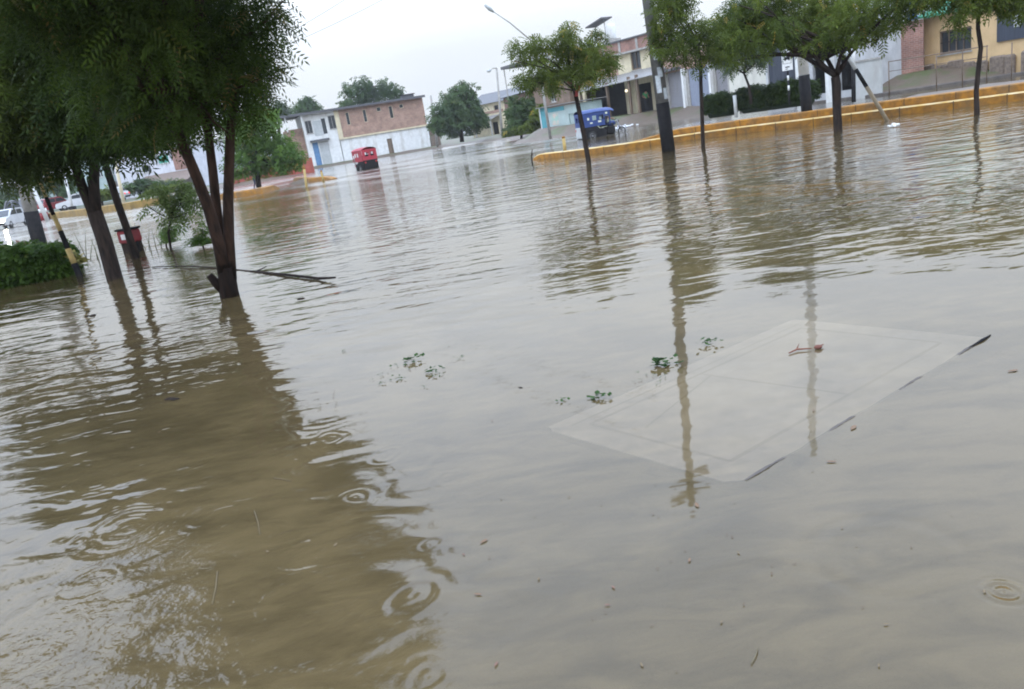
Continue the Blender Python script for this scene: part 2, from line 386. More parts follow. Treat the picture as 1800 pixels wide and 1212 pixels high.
amp = mth('ADD', mth('MULTIPLY', calm, gust), maprange(dist_to(11.0, 20.5), 1.0, 7.5, .8, 0.0))
h1 = mth('MULTIPLY', noise(1.5, 2.0, -12, (.7, 1.5, 1), .5, .3), .032)
h2 = mth('MULTIPLY', noise(4.2, 2.0, 18, (.7, 1.3, 1), .5, .4), .011)
mleft = maprange(dist_to(-1.75, 2.7), .5, 2.2, 1.0, 0.0)
hs = mth('MULTIPLY', noise(2.7, 1.5, 40, (1,1.2,1), .45, .8), mth('MULTIPLY', mleft, .029))
h3 = mth('MULTIPLY', noise(13.0, 1.0, 5, (.8, 1.2, 1)), .0014)
hw = mth('MULTIPLY', mth('ADD', mth('ADD', h1, h2), h3), amp)
# rain rings, mostly under the dripping tree
def rings(scale, k, w, A, mask, seed):
    mp = node(nt, 'ShaderNodeMapping'); mp.inputs['Location'].default_value = (seed, seed*.7, 0)
    wn = node(nt, 'ShaderNodeTexNoise', Scale=2.6, Detail=2.0); L.new(OB, wn.inputs['Vector']); wv_ = node(nt, 'ShaderNodeVectorMath', operation='SCALE'); wv_.inputs['Scale'].default_value = .20; L.new(wn.outputs['Color'], wv_.inputs[0])
    wa = node(nt, 'ShaderNodeVectorMath', operation='ADD'); L.new(OB, wa.inputs[0]); L.new(wv_.outputs[0], wa.inputs[1]); L.new(wa.outputs[0], mp.inputs[0])
    vo = node(nt, 'ShaderNodeTexVoronoi', voronoi_dimensions='2D', feature='F1', Scale=scale); L.new(mp.outputs[0], vo.inputs['Vector'])
    sc_ = node(nt, 'ShaderNodeSeparateColor'); L.new(vo.outputs['Color'], sc_.inputs[0])
    d = mth('DIVIDE', vo.outputs['Distance'], scale)
    r0 = mth('MULTIPLY', sc_.outputs['Red'], .34/scale)
    q = mth('DIVIDE', mth('SUBTRACT', d, r0), w)
    env = mth('POWER', 2.71828, mth('MULTIPLY', mth('MULTIPLY', q, q), -1.0))
    on = mth('GREATER_THAN', sc_.outputs['Green'], .25)
    edge = maprange(vo.outputs['Distance'], .35, .6, 1.0, 0.0)
    h = mth('MULTIPLY', mth('SINE', mth('MULTIPLY', d, k)), env)
    return mth('MULTIPLY', mth('MULTIPLY', mth('MULTIPLY', h, on), edge), mth('MULTIPLY', mask, A))
hr = mth('ADD', rings(1.1, 70, .13,  .0020, mleft, 3.3), rings(2.3, 110, .07, .0010, mleft, 9.1))
c = gp(1765, 1040); dd = dist_to(c.x, c.y)
q = mth('DIVIDE', mth('SUBTRACT', dd, .03), .035)
hr = mth('ADD', hr, mth('MULTIPLY', mth('MULTIPLY', mth('SINE', mth('MULTIPLY', dd, 150)), mth('POWER', 2.71828, mth('MULTIPLY', mth('MULTIPLY', q, q), -1.0))), .003))
for (px_, py_, r_, k_, a_) in ((1560, 975, .22, 45, .0007), (1360, 1090, .3, 40, .0005)):
    c = gp(px_, py_); dd = dist_to(c.x, c.y); q = mth('DIVIDE', mth('SUBTRACT', dd, r_), .06)
    hr = mth('ADD', hr, mth('MULTIPLY', mth('MULTIPLY', mth('SINE', mth('MULTIPLY', dd, k_)), mth('POWER', 2.71828, mth('MULTIPLY', mth('MULTIPLY', q, q), -1.0))), a_))
lap = mth('MULTIPLY', noise(26.0, 2.0, 30), mth('MULTIPLY', maprange(dist_to(-1.9, 2.1), .2, 1.7, 1.0, 0.0), .006))
hh = mth('ADD', mth('ADD', hw, hr), mth('ADD', lap, hs))
bp = node(nt, 'ShaderNodeBump', Strength=1.0, Distance=1.0); L.new(hh, bp.inputs['Height'])
mud = node(nt, 'ShaderNodeMix', data_type='RGBA'); mud.inputs[6].default_value = (.147,.108,.050,1); mud.inputs[7].default_value = (.084,.062,.028,1)
silt = mth('ADD', mth('MULTIPLY', noise(.55, 4.0, 0, (1,1,1), .6, .6), .55), mth('MULTIPLY', noise(3.4, 6.0, 35, (.6,1.7,1), .68, 1.2), .45))
L.new(maprange(silt, .39, .61), mud.inputs[0])
df = node(nt, 'ShaderNodeBsdfDiffuse'); L.new(mud.outputs[2], df.inputs['Color'])
tr = node(nt, 'ShaderNodeBsdfTransparent'); tr.inputs[0].default_value = (.92,.88,.78,1)
bm = node(nt, 'ShaderNodeMixShader'); bm.inputs[0].default_value = .40; L.new(df.outputs[0], bm.inputs[1]); L.new(tr.outputs[0], bm.inputs[2])
gl = node(nt, 'ShaderNodeBsdfGlossy', Roughness=.03); L.new(maprange(mth('MULTIPLY', gust, dist_to(0, 0)), 12, 60, .03, .16), gl.inputs['Roughness']); gl.inputs['Color'].default_value = (1,1,1,1); L.new(bp.outputs[0], gl.inputs['Normal'])
fr = node(nt, 'ShaderNodeFresnel', IOR=1.37); L.new(bp.outputs[0], fr.inputs['Normal'])
fm = node(nt, 'ShaderNodeMixShader'); L.new(fr.outputs[0], fm.inputs[0]); L.new(bm.outputs[0], fm.inputs[1]); L.new(gl.outputs[0], fm.inputs[2])
L.new(fm.outputs[0], nt.nodes['Material Output'].inputs['Surface'])
wv = MB(); wv.add([(-2500,-300,0),(2500,-300,0),(2500,2500,0),(-2500,2500,0)], [(0,1,2,3)])
wat = wv.build('water', mw); tag(wat, 'brown rippled flood water covering the street', None, None, 'structure')

# ------------------------------------------------------------------ submerged concrete slab
S = [gp(955, 752), gp(1298, 852), gp(1738, 592), gp(1392, 566)]
c0, c1_, c3_ = S[0], S[1], S[3]
ux = (S[2]-S[1]); Lx = ux.length; ux.normalize(); uy = Vector((-ux.y, ux.x, 0)); Ly = abs((S[0]-S[1]).dot(uy))
Msl = Matrix(((ux.x, uy.x, 0, S[1].x), (ux.y, uy.y, 0, S[1].y), (0, 0, 1, 0), (0, 0, 0, 1)))
skew = (S[0]-S[1]).dot(ux)
M_slab = mat('wet_slab_concrete', (.47,.41,.365), (.31,.265,.23), .6, 6.0, bump=.004, dirt=(.26,.21,.16), dirt_amt=.75, detail=9)
M_slabline = mat('slab_groove', (.30,.25,.20), (.24,.20,.16), .8, 6)
sl_root = empty('concrete_slab', (0,0,0), 0, 'broad pale concrete slab with a grooved border lying just under the clear shallow water', 'slab')
sl_root.matrix_world = Msl
def sk(x, y): return (x + skew*y/Ly, y)
def slabpoly(mb, x0, x1, y0, y1, z0, z1, cut=.07):
    pr = [(x0+cut, y0), (x1-cut*.3, y0), (x1, y0+cut*.3), (x1, y1-cut*.3), (x1-cut*.3, y1), (x0+cut*.5, y1), (x0, y1-cut), (x0, y0+cut)]
    pr = [sk(*p) for p in pr]; n = 8
    vs = [(x, y, z0) for x, y in pr] + [(x, y, z1) for x, y in pr]
    mb.add(vs, [tuple(range(n-1, -1, -1)), tuple(range(n, 2*n))] + [(i, (i+1) % n, (i+1) % n+n, i+n) for i in range(n)])
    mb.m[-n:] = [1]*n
mb = MB(); slabpoly(mb, 0, Lx, 0, Ly, -.045, -.0075); mb.build('slab_body', [M_slab, mat('slab_side_shade', (.10,.085,.07), (.06,.05,.045), .8, 7)], sl_root)  # side faces coloured dark, painting in the shade on the slab's side
def strip(mb, a, b, w, z):
    a = Vector((*sk(*a), z)); b = Vector((*sk(*b), z)); d = (b-a).normalized(); n = Vector((-d.y, d.x, 0))*w/2
    mb.add([a-n, b-n, b+n, a+n], [(0,1,2,3)])
mb = MB(); i_ = .17
for a, b_ in (((i_, i_), (Lx-i_, i_)), ((Lx-i_, i_), (Lx-i_, Ly-i_)), ((Lx-i_, Ly-i_), (i_, Ly-i_)), ((i_, Ly-i_), (i_, i_))): strip(mb, a, b_, .022, -.0055)
o_ = .10
strip(mb, (o_, Ly-o_), (Lx-o_, Ly-o_), .012, -.0055)
mb.build('border_groove', M_slabline, sl_root)
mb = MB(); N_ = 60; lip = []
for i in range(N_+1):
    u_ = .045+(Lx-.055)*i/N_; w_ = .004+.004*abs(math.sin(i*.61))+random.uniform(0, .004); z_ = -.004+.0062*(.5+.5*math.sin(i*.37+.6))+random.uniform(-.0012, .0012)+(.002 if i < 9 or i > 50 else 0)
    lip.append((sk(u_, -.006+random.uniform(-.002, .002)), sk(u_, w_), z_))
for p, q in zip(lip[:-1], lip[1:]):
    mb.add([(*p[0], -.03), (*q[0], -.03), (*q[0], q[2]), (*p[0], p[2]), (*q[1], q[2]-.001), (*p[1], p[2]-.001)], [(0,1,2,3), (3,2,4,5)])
mb.build('shade_lip', mat('slab_side_shade', (.10,.085,.07)), sl_root)  # ragged front lip in the same dark colour, painted shade of the side face
mb = MB(); strip(mb, (Lx*.50, i_), (Lx*.47, Ly-i_), .016, -.0045); strip(mb, (i_+.1, Ly*.62), (Lx*.48, Ly*.80), .012, -.0035); mb.build('joint', M_slabline, sl_root)
mb = MB(); mb.tube([(*sk(Lx-.25, .0), .0), (*sk(Lx-.08, -.004), .006), (*sk(Lx+.02, .0), .002)], [.004, .008, .004], 6); mb.build('broken_edge', M_black, sl_root)

# ------------------------------------------------------------------ foliage generators
def rotmats(n, up_bias=None):
    a = rng.uniform(0, 2*np.pi, n); el = rng.normal(-.35, .45, n)      # rachis droops
    d = np.column_stack([np.cos(a)*np.cos(el), np.sin(a)*np.cos(el), np.sin(el)])
    rl = rng.normal(0, .6, n)
    z = np.tile([0, 0, 1.0], (n, 1)); s = np.cross(z, d); s /= np.linalg.norm(s, axis=1)[:, None]+1e-9
    u = np.cross(d, s)
    s2 = s*np.cos(rl)[:, None]+u*np.sin(rl)[:, None]; u2 = np.cross(d, s2)
    return np.stack([d, s2, u2], 2)
def sprig_template(pairs, length, lw, ll, curve=.35):
    V = []; Q = []
    for i in range(pairs):
        t = (i+.6)/pairs; x = t*length; z = -curve*length*t*t
        for sd in (-1, 1):
            o = len(V); c = Vector((x, 0, z)); dr = Vector((.45, sd*.9, -.35)).normalized(); w = Vector((1, -sd*.4, 0)).normalized()*lw
            V += [c, c+dr*ll*.45-w, c+dr*ll, c+dr*ll*.45+w]; Q.append((o, o+1, o+2, o+3))
    o = len(V); c = Vector((length, 0, -curve*length)); V += [c, c+Vector((ll*.4, lw, -.3*ll)), c+Vector((ll, 0, -.6*ll)), c+Vector((ll*.4, -lw, -.3*ll))]; Q.append((o, o+1, o+2, o+3))
    return np.array([tuple(p) for p in V]), np.array(Q)
T_NEAR = sprig_template(7, .25, .0085, .062)
T_MID = sprig_template(4, .24, .018, .105)
T_FAR = sprig_template(2, .40, .09, .36)
T_BUSH = sprig_template(2, .06, .016, .05, .1)
def foliage(name, clumps, n, T, m, parent, scale=1.0, droop=0.0, zmin=.05, flat=1.0):
    """leaf sprays spread through overlapping clumps; clumps = [(centre, radius)]"""
    Vt, Qt = T; C = np.array([c for c, r in clumps], float); Rr = np.array([r for c, r in clumps], float)
    w = Rr**2.2; w /= w.sum(); k = rng.choice(len(C), n, p=w)
    d = rng.normal(size=(n, 3)); d /= np.linalg.norm(d, axis=1)[:, None]
    rad = np.clip(rng.uniform(.12, 1, n)**.5 + rng.normal(0, .09, n), 0, 1.25)
    P = C[k] + d*(rad*Rr[k])[:, None]*np.array([1, 1, flat])
    P[:, 2] -= droop*rad*Rr[k]
    keep = P[:, 2] > zmin; P = P[keep]; k = k[keep]; n = len(P)
    RM = rotmats(n); sc_ = rng.uniform(.65, 1.3, n)*scale
    V = np.einsum('nij,vj->nvi', RM, Vt)*sc_[:, None, None] + P[:, None, :]
    V[:, :, 2] = np.maximum(V[:, :, 2], zmin)
    nv = len(Vt); Q = (Qt[None]+(np.arange(n)*nv)[:, None, None]).reshape(-1, 4)
    tint = np.clip(rng.uniform(0, .45, len(C))[k] + rng.normal(.22, .16, n), 0, .93)
    tint[rng.uniform(size=n) < .015] = 1.0
    tint = np.repeat(tint, len(Qt))
    return np_mesh(name, V.reshape(-1, 3), Q, m, parent, tint)
L_dark = leafmat('dark_neem_leaves', (.013,.025,.006), (.038,.060,.011), (.10,.085,.02), .22)
L_near = leafmat('neem_leaves', (.016,.030,.007), (.060,.094,.014), (.13,.10,.03), .3)
L_mid = leafmat('street_tree_leaves', (.040,.062,.011), (.135,.175,.030), (.32,.24,.05), .42)
L_far = leafmat('far_tree_leaves', (.035,.065,.026), (.095,.145,.055), (.16,.16,.06))
L_lime = leafmat('bright_green_leaves', (.05,.10,.02), (.14,.24,.045), (.25,.24,.06))
L_grey = leafmat('grey_green_leaves', (.045,.065,.035), (.11,.145,.085), (.2,.2,.1))
L_hedge = leafmat('hedge_leaves', (.024,.052,.009), (.075,.135,.02), (.2,.2,.05))
L_olive = leafmat('olive_bush_leaves', (.05,.07,.02), (.13,.15,.05), (.3,.25,.07))

def limb(mb, a, b, r0, r1, bend=.12, n=6, seg=5, mi=0):
    a, b = Vector(a), Vector(b); d = b-a
    o = Vector((random.uniform(-1, 1), random.uniform(-1, 1), random.uniform(-.2, .6)))*d.length*bend
    pts = [a+d*t+o*math.sin(math.pi*t)*.6+Vector((random.uniform(-1,1), random.uniform(-1,1), 0))*d.length*.02*(0 < t < 1) for t in [i/seg for i in range(seg+1)]]
    mb.tube(pts, [r0+(r1-r0)*i/seg for i in range(seg+1)], n, mi)
    return pts

def px_clumps(lst, Y, dy=None):
    out = []
    for q in lst:
        cx, cy, r = q[:3]; off = q[3] if len(q) > 3 else random.uniform(-1, 1)*(dy if dy is not None else r*m_per_px(Y)*.9)
        p = at(cx, cy, Y+off); out.append((tuple(p), r*m_per_px(Y+off)))
    return out
def tree_root(name, base, label, cat='tree', group=None):
    return empty(name, base, 0, label, cat, group)
def rel(clumps, base): return [((c[0]-base[0], c[1]-base[1], c[2]-base[2]), r) for c, r in clumps]

# ---- the big multi-stemmed tree
def pxpath(pts, Y0, base, dY=0.0): 
    out = []
    for i, (x, y) in enumerate(pts): out.append(at(x, y, Y0+dY*i)-Vector(base))
    return out
B = gp(402, 522); b0 = (B.x, B.y, 0)
t = tree_root('multi_stem_tree', b0, 'large dark leafy tree with three brown stems forking from one base in the water', 'tree', 'trees standing in the flooded verge')
mb = MB(); Yb = B.y
base_pts = [Vector((0, 0, -.35)), at(402, 512, Yb)-B, at(397, 470, Yb)-B]
mb.tube(base_pts, [.135, .122, .108], 12)
for pts, r0, r1, dY in (([(396, 492), (385, 430), (368, 370), (347, 315), (325, 262), (300, 205), (280, 140)], .082, .048, -.10),
                       ([(394, 490), (388, 430), (381, 370), (374, 300), (366, 235), (362, 165), (350, 90)], .070, .042, .05),
                       ([(406, 492), (402, 420), (401, 355), (403, 290), (405, 235), (412, 170), (424, 90), (430, 20)], .074, .042, .02),
                       ([(366, 235), (350, 190), (338, 130)], .05, .035, -.1)):
    pp = pxpath(pts, Yb, b0, dY); mb.tube(pp, [r0+(r1-r0)*i/(len(pp)-1) for i in range(len(pp))], 10)
mb.tube([at(392, 508, Yb)-B, at(380, 498, Yb-.03)-B, at(368, 484, Yb-.05)-B], [.075, .06, .045], 8)
ctr = []
ctr += [((-2.9, 7.0, 4.3), .6), ((-2.3, 6.9, 4.5), .5), ((-3.6, 6.6, 4.3), .55), ((-1.9, 7.6, 4.4), .5)]
while len(ctr) < 46:
    d = rng.normal(size=3); d /= np.linalg.norm(d); q = d*rng.uniform(.35, 1)**.5
    c = np.array([-3.1, 9.0, 4.2])+q*np.array([1.45, 2.3, 1.15])
    r = rng.uniform(.45, .8)
    if c[2]-r < 3.3 and c[0]+r > -2.3: continue
    ctr.append((tuple(c), float(r)))
ctr += px_clumps([(440, 60, 56), (430, 125, 44), (445, 165, 26), (400, 110, 66), (330, 140, 80), (260, 150, 80), (350, 70, 90), (420, 20, 70), (235, 200, 50), (300, 195, 50), (460, 10, 36), (420, 190, 20), (455, 95, 34), (190, 140, 80), (455, 140, 22), (290, 90, 90), (370, 130, 70), (482, 22, 16), (498, 2, 15), (466, 66, 15), (462, 112, 14), (456, 152, 14), (470, 138, 8), (444, 196, 12), (424, 210, 10), (398, 232, 9), (458, 205, 8), (486, 48, 9), (340, 225, 10), (270, 235, 12), (478, 90, 8)], Yb-.3, .7)
cl = rel(ctr, b0)
for c, r in random.sample(cl, 26):
    if c[2] > 1.5: limb(mb, (random.uniform(-.3, .2), random.uniform(-.3, .2), random.uniform(2.0, 3.0)), c, .035, .01, .1, 5)
mb.build('trunk', M_bark, t)
foliage('crown', cl, 17500, T_NEAR, L_near, t, 1.15, .15)

# ---- dark forked tree
B = gp(201, 491); b0 = tuple(B); Yb = B.y
t = tree_root('forked_tree', b0, 'dark trunked tree with a two way fork rising from the water right of the hedge', 'tree', 'trees standing in the flooded verge')
mb = MB()
pp = [Vector((0, 0, -.35))] + pxpath([(201, 488), (184, 425), (166, 372)], Yb, b0); mb.tube(pp, [.16, .14, .135, .13], 10)
for pts, r0, r1 in (([(166, 378), (147, 335), (130, 285), (112, 220)], .10, .06), ([(168, 378), (165, 325), (166, 280), (176, 200)], .11, .06)):
    pp = pxpath(pts, Yb, b0); mb.tube(pp, [r0+(r1-r0)*i/(len(pp)-1) for i in range(len(pp))], 9)
up = lambda l, k=30: [(x, y-k if y > 140 else y, r) for x, y, r in l]
ctr = px_clumps(up([(150, 230, 62), (80, 170, 85), (190, 130, 80), (120, 70, 90), (220, 60, 85), (60, 60, 85), (180, 20, 72), (90, 15, 72), (230, 10, 70), (20, 20, 72), (150, 0, 50), (60, -5, 50), (250, 200, 50), (200, 255, 36), (100, 275, 34), (60, 240, 50), (280, 120, 60), (150, 190, 70), (150, 270, 22), (205, 205, 45), (232, 225, 28)]), Yb, 1.5)
cl = rel(ctr, b0)
for c, r in cl[:14]: limb(mb, at(150, 270, Yb)-B, c, .04, .012, .1, 5)
mb.build('trunk', M_barkd, t); foliage('crown', cl, 13500, T_NEAR, L_dark, t, 1.8, .05)

# ---- thin leaning tree behind
B = gp(238, 456); b0 = tuple(B); Yb = B.y
t = tree_root('slender_tree', b0, 'slender dark tree leaning beside the red litter bin in the water', 'tree', 'trees standing in the flooded verge')
mb = MB()
pp = [Vector((0, 0, -.35))] + pxpath([(238, 452), (222, 400), (206, 355), (192, 310), (178, 265), (172, 200)], Yb, b0); mb.tube(pp, [.10, .095, .085, .085, .08, .07, .05], 8)
cl = rel(px_clumps(up([(180, 215, 48), (220, 165, 60), (140, 180, 60), (255, 215, 38), (225, 238, 24), (200, 100, 75), (285, 230, 26), (275, 195, 40)], 22), Yb, 1.2), b0)
for c, r in cl: limb(mb, at(180, 270, Yb)-B, c, .035, .012, .1, 5)
mb.build('trunk', M_barkd, t); foliage('crown', cl, 6000, T_NEAR, L_dark, t, 2.0, .05)

# ---- tree at the left edge, its trunk just outside
b0 = (-13.6, 15.2, 0); Yb = 14.5
t = tree_root('olive_leaved_tree', b0, 'olive green tree hanging low into the left edge above the clipped hedge', 'tree', 'trees standing in the flooded verge')
cl = rel(px_clumps(up([(20, 240, 60), (5, 160, 70), (-60, 200, 90), (60, 285, 30), (15, 310, 26), (-50, 100, 110), (40, 110, 60), (-90, 300, 50), (-10, 50, 72)], 22), Yb, 1.0), b0)
mb = MB(); mb.tube([(0,0,-.3), (.05,0,1), (.2,-.1,2.2), (.3,-.2,3.2)], [.16,.14,.12,.08], 8)
for c, r in cl: limb(mb, (.2,-.1,2.2), c, .04, .012, .1, 5)
mb.build('trunk', M_barkd, t); foliage('crown', cl, 8000, T_NEAR, leafmat('olive_neem_leaves', (.024,.038,.008), (.078,.105,.019), (.13,.11,.03), .3), t, 1.8, .2)

b0 = (-4.9, 3.2, 0)
t = tree_root('overhanging_tree', b0, 'low leafy tree just outside the left edge, its leaves mirrored in the bottom left water', 'tree', 'trees standing in the flooded verge')
cl = [((x-b0[0], y-b0[1], z), r) for x, y, z, r in ((-3.6, 3.95, 2.0, .42), (-3.9, 4.3, 2.6, .5), (-3.5, 3.7, 2.7, .4), (-4.2, 3.9, 3.2, .6), (-4.5, 3.3, 2.6, .7), (-4.0, 3.3, 2.0, .5), (-3.4, 3.3, 2.5, .4), (-3.1, 3.1, 2.1, .3), (-5.3, 3.5, 3.0, .7), (-3.7, 3.0, 1.5, .4), (-3.0, 2.7, 1.6, .3), (-3.3, 3.0, 2.9, .35))]
mb = MB(); mb.tube([(0,0,-.3), (.02,.05,.8), (.1,.1,1.6), (.15,.1,2.2)], [.13,.11,.1,.07], 8)
for c, r in cl: limb(mb, (.1,.1,1.5), c, .035, .01, .1, 5)
mb.build('trunk', M_barkd, t); foliage('crown', cl, 1900, T_NEAR, L_near, t, 1.2, .1)
# ---- street trees along the yellow median
def street_tree(name, label, trunk, Y0, rads, clumps, n, leaf=L_mid, T=T_MID, scale=1.0, limbs_from=None, bark=M_barkd, paint=None, dy=.9, group='young street trees along the yellow kerb', droop=.07):
    x0, y0 = trunk[0]; B = at(x0, y0, Y0); b0 = (B.x, B.y, B.z)
    t = tree_root(name, b0, label, 'tree', group)
    mb = MB(); pp = [Vector((0, 0, -.4))] + pxpath(trunk, Y0, b0); mb.tube(pp, [rads[0]]+list(np.interp(np.linspace(0, 1, len(trunk)), np.linspace(0, 1, len(rads)), rads)), 9)
    cl = rel(px_clumps(clumps, Y0, dy), b0)
    lf = [at(*q, Y0)-B for q in (limbs_from or [trunk[-1]])]
    for i, (c, r) in enumerate(cl):
        limb(mb, lf[i % len(lf)], c, rads[-1]*.6, .012, .08, 5)
    mb.build('trunk', bark, t)
    if paint:
        mp_ = MB()
        for pts, r in paint: mp_.tube(pxpath(pts, Y0-.005, b0), r, 8)
        mp_.build('painted_fork', mat('faded_red_paint', (.42,.06,.05), (.32,.05,.045), .6, 8), t)
    foliage('crown', cl, int(n*.86), T, leaf, t, scale, droop)
    return t
YA = gp(1035, 287).y
street_tree('street_tree', 'young street tree with a red painted fork in front of the blue mototaxi', [(1035, 287), (1026, 235), (1018, 195), (1011, 162), (1003, 140), (1000, 110)], YA, (.085, .075, .065, .04),
    [(909, 90, 17), (905, 72, 9), (945, 80, 22), (955, 115, 26), (935, 138, 20), (915, 140, 14), (985, 75, 24), (999, 42, 12), (1000, 60, 14), (1000, 105, 30), (1040, 100, 28), (1050, 62, 15), (1065, 115, 22), (1030, 130, 22), (970, 138, 22), (1075, 95, 12), (968, 152, 10), (1018, 85, 22), (905, 108, 8)], 2300, L_mid, T_MID, 1.0,
    [(1003, 140), (1011, 160)], paint=[([(1014, 165), (1008, 150), (998, 143)], .05), ([(1013, 166), (1019, 152), (1024, 147)], .045), ([(1013, 170), (1012, 160)], .07)])
YB_ = gp(1236, 260).y
street_tree('street_tree', 'slim street tree just right of the black footed concrete pole', [(1236, 260), (1234, 200), (1232, 150), (1231, 112), (1228, 80)], YB_, (.06, .055, .05, .03),
    [(1175, 20, 28), (1165, 60, 26), (1170, 90, 20), (1195, 75, 26), (1215, 50, 28), (1240, 60, 26), (1240, 95, 20), (1185, 0, 30), (1205, 100, 14), (1265, 80, 22), (1260, 40, 20), (1165, -20, 26), (1150, 85, 9), (1212, 8, 9), (1288, 92, 9), (1222, 118, 8), (1150, 40, 8)], 2000)
YC = gp(1473, 231).y
street_tree('street_tree', 'broad street tree with a dark trunk splitting low behind the leaning guy guard', [(1473, 231), (1471, 190), (1470, 150), (1468, 135)], YC, (.115, .11, .12, .11),
    [(1330, 40, 45), (1300, 70, 30), (1370, 52, 34), (1390, 20, 55), (1440, 40, 50), (1446, 64, 18), (1490, 44, 30), (1500, 15, 50), (1550, 20, 40), (1545, 42, 22), (1410, 58, 22), (1460, 0, 50), (1290, 30, 34), (1350, -10, 50), (1590, 0, 36), (1525, 58, 14), (1310, 98, 12), (1286, 108, 9), (1420, 80, 10), (1545, 70, 10), (1300, 10, 12), (1332, -2, 10), (1345, 92, 9), (1500, 66, 9)], 4200, L_mid, T_MID, 1.0,
    [(1470, 135), (1455, 100), (1482, 90)], dy=1.3)
t = bpy.context.scene.objects[-1] if False else None
YD = gp(1717, 201).y
street_tree('street_tree', 'thin crooked street tree in front of the ochre house', [(1717, 201), (1716, 160), (1720, 120), (1724, 85), (1719, 50), (1720, 10), (1718, -20)], YD, (.065, .055, .055, .05, .045, .04),
    [(1690, -15, 26), (1730, -20, 36), (1780, -5, 26), (1680, 30, 13), (1690, 12, 14), (1760, -40, 50), (1800, 10, 22), (1650, -30, 36), (1620, -5, 22), (1690, 45, 8), (1590, -25, 30)], 2200)
street_tree('garden_tree', 'small double stemmed tree growing out of the long clipped hedge', [(1319, 168), (1316, 150), (1308, 130)], 37.5, (.07, .06, .045),
    [(1290, 60, 28), (1320, 90, 26), (1270, 95, 20), (1340, 50, 30), (1300, 20, 30), (1340, 100, 14), (1285, 118, 12), (1370, 50, 24)], 2400, L_grey, T_MID, 1.35, group=None)
bpy.data.objects['garden_tree']['group'] = 'garden planting in front of the right hand houses'

# ---- trees in the distance
def far_tree(name, label, base, Y0, trunk_r, clumps, n, leaf, scale=1.0, T=T_FAR, dy=1.6, bare=None, group='trees in the distance'):
    B = at(*base, Y0); b0 = (B.x, B.y, B.z); t = tree_root(name, b0, label, 'tree', group)
    cl = rel(px_clumps(clumps, Y0, dy), b0); mb = MB()
    fork = at(*(bare or clumps[0][:2]), Y0)-B
    mb.tube([(0, 0, -.5), fork*.5+Vector((.05, 0, 0)), fork], [trunk_r, trunk_r*.85, trunk_r*.6], 8)
    for c, r in cl: limb(mb, fork, c, trunk_r*.4, .03, .08, 5)
    mb.build('trunk', M_barkd, t); foliage('crown', cl, n, T, leaf, t, scale, .05)
    return t
far_tree('leafy_tree', 'rounded dark green tree between the brick house and the side street', (811, 243), 100, .28,
    [(808, 195, 30), (780, 200, 24), (835, 200, 22), (808, 165, 20), (790, 180, 20), (825, 175, 17), (812, 145, 8), (825, 150, 7), (841, 152, 3), (770, 215, 18), (845, 210, 12), (800, 222, 20), (830, 222, 14), (775, 228, 9), (776, 160, 3)], 2600, L_far, 1.0, bare=(809, 218))
far_tree('leafy_tree', 'wide open crowned tree rising behind the roof of the brick house', (640, 240), 135, .35,
    [(640, 155, 22), (615, 165, 15), (608, 185, 12), (655, 175, 25), (690, 160, 18), (700, 178, 14), (630, 185, 18), (675, 150, 14), (610, 150, 7), (706, 190, 12)], 1900, L_far, 1.15, dy=2.5)
far_tree('leafy_tree', 'dark dome shaped tree peeping over the white house roof', (540, 250), 140, .3,
    [(540, 190, 20), (540, 178, 11), (555, 195, 16), (522, 195, 13)], 900, L_far, 1.1)
far_tree('leafy_tree', 'pale green tree left of the dark dome shaped crown', (490, 260), 140, .3,
    [(490, 190, 14), (475, 200, 14), (500, 198, 12), (465, 190, 12), (455, 200, 12)], 700, L_grey, 1.2)
far_tree('spreading_tree', 'bright green layered tree in front of the red fence', (452, 318), 58, .2,
    [(440, 200, 24), (460, 225, 32), (425, 245, 34), (495, 255, 26), (460, 270, 34), (500, 278, 24), (420, 285, 28), (515, 265, 16), (520, 285, 12), (440, 180, 12), (475, 200, 14), (455, 295, 18), (490, 295, 12), (405, 215, 24), (530, 275, 9)], 3400, L_lime, .62, dy=2.0, bare=(450, 285))
far_tree('roadside_bush', 'tangled green bush tree left of the turquoise kiosk', (915, 238), 78, .12,
    [(918, 185, 16), (905, 200, 18), (930, 195, 15), (900, 175, 8), (925, 215, 15), (908, 218, 14), (938, 215, 10), (935, 178, 10), (895, 228, 8), (945, 205, 7)], 1700, L_far, .8, dy=2)
far_tree('roadside_bush', 'low spreading bush at the foot of the slim lamp by the side street', (935, 236), 74, .10,
    [(935, 222, 13), (948, 215, 12), (922, 228, 10), (905, 230, 9), (955, 228, 9), (942, 200, 10), (890, 234, 6), (952, 190, 9)], 1300, L_mid, .7, dy=1.5)
far_tree('roadside_bush', 'dense green bush at the left edge behind the grey pole', (30, 380), 84, .12, [(20, 362, 13), (38, 358, 10), (5, 366, 14), (50, 352, 8)], 800, L_far, .75, dy=1.2)
far_tree('roadside_bush', 'small green bush on the far kerb between the two forked limbs', (178, 356), 76, .1, [(178, 342, 9), (190, 338, 8), (168, 346, 7), (200, 342, 7)], 500, L_mid, .7, dy=1.0)
far_tree('roadside_bush', 'wide green bush below the awning of the lilac house', (285, 350), 80, .1, [(285, 338, 10), (300, 334, 10), (268, 342, 9), (315, 338, 10), (328, 330, 9), (255, 344, 8)], 800, L_mid, .7, dy=1.0)
far_tree('leafy_tree', 'green tree in front of the lilac house seen between the trunks', (245, 345), 84, .15,
    [(245, 325, 13), (262, 322, 12), (228, 328, 10), (280, 328, 14), (300, 322, 10), (310, 335, 12), (270, 336, 10)], 1000, L_far, .75)
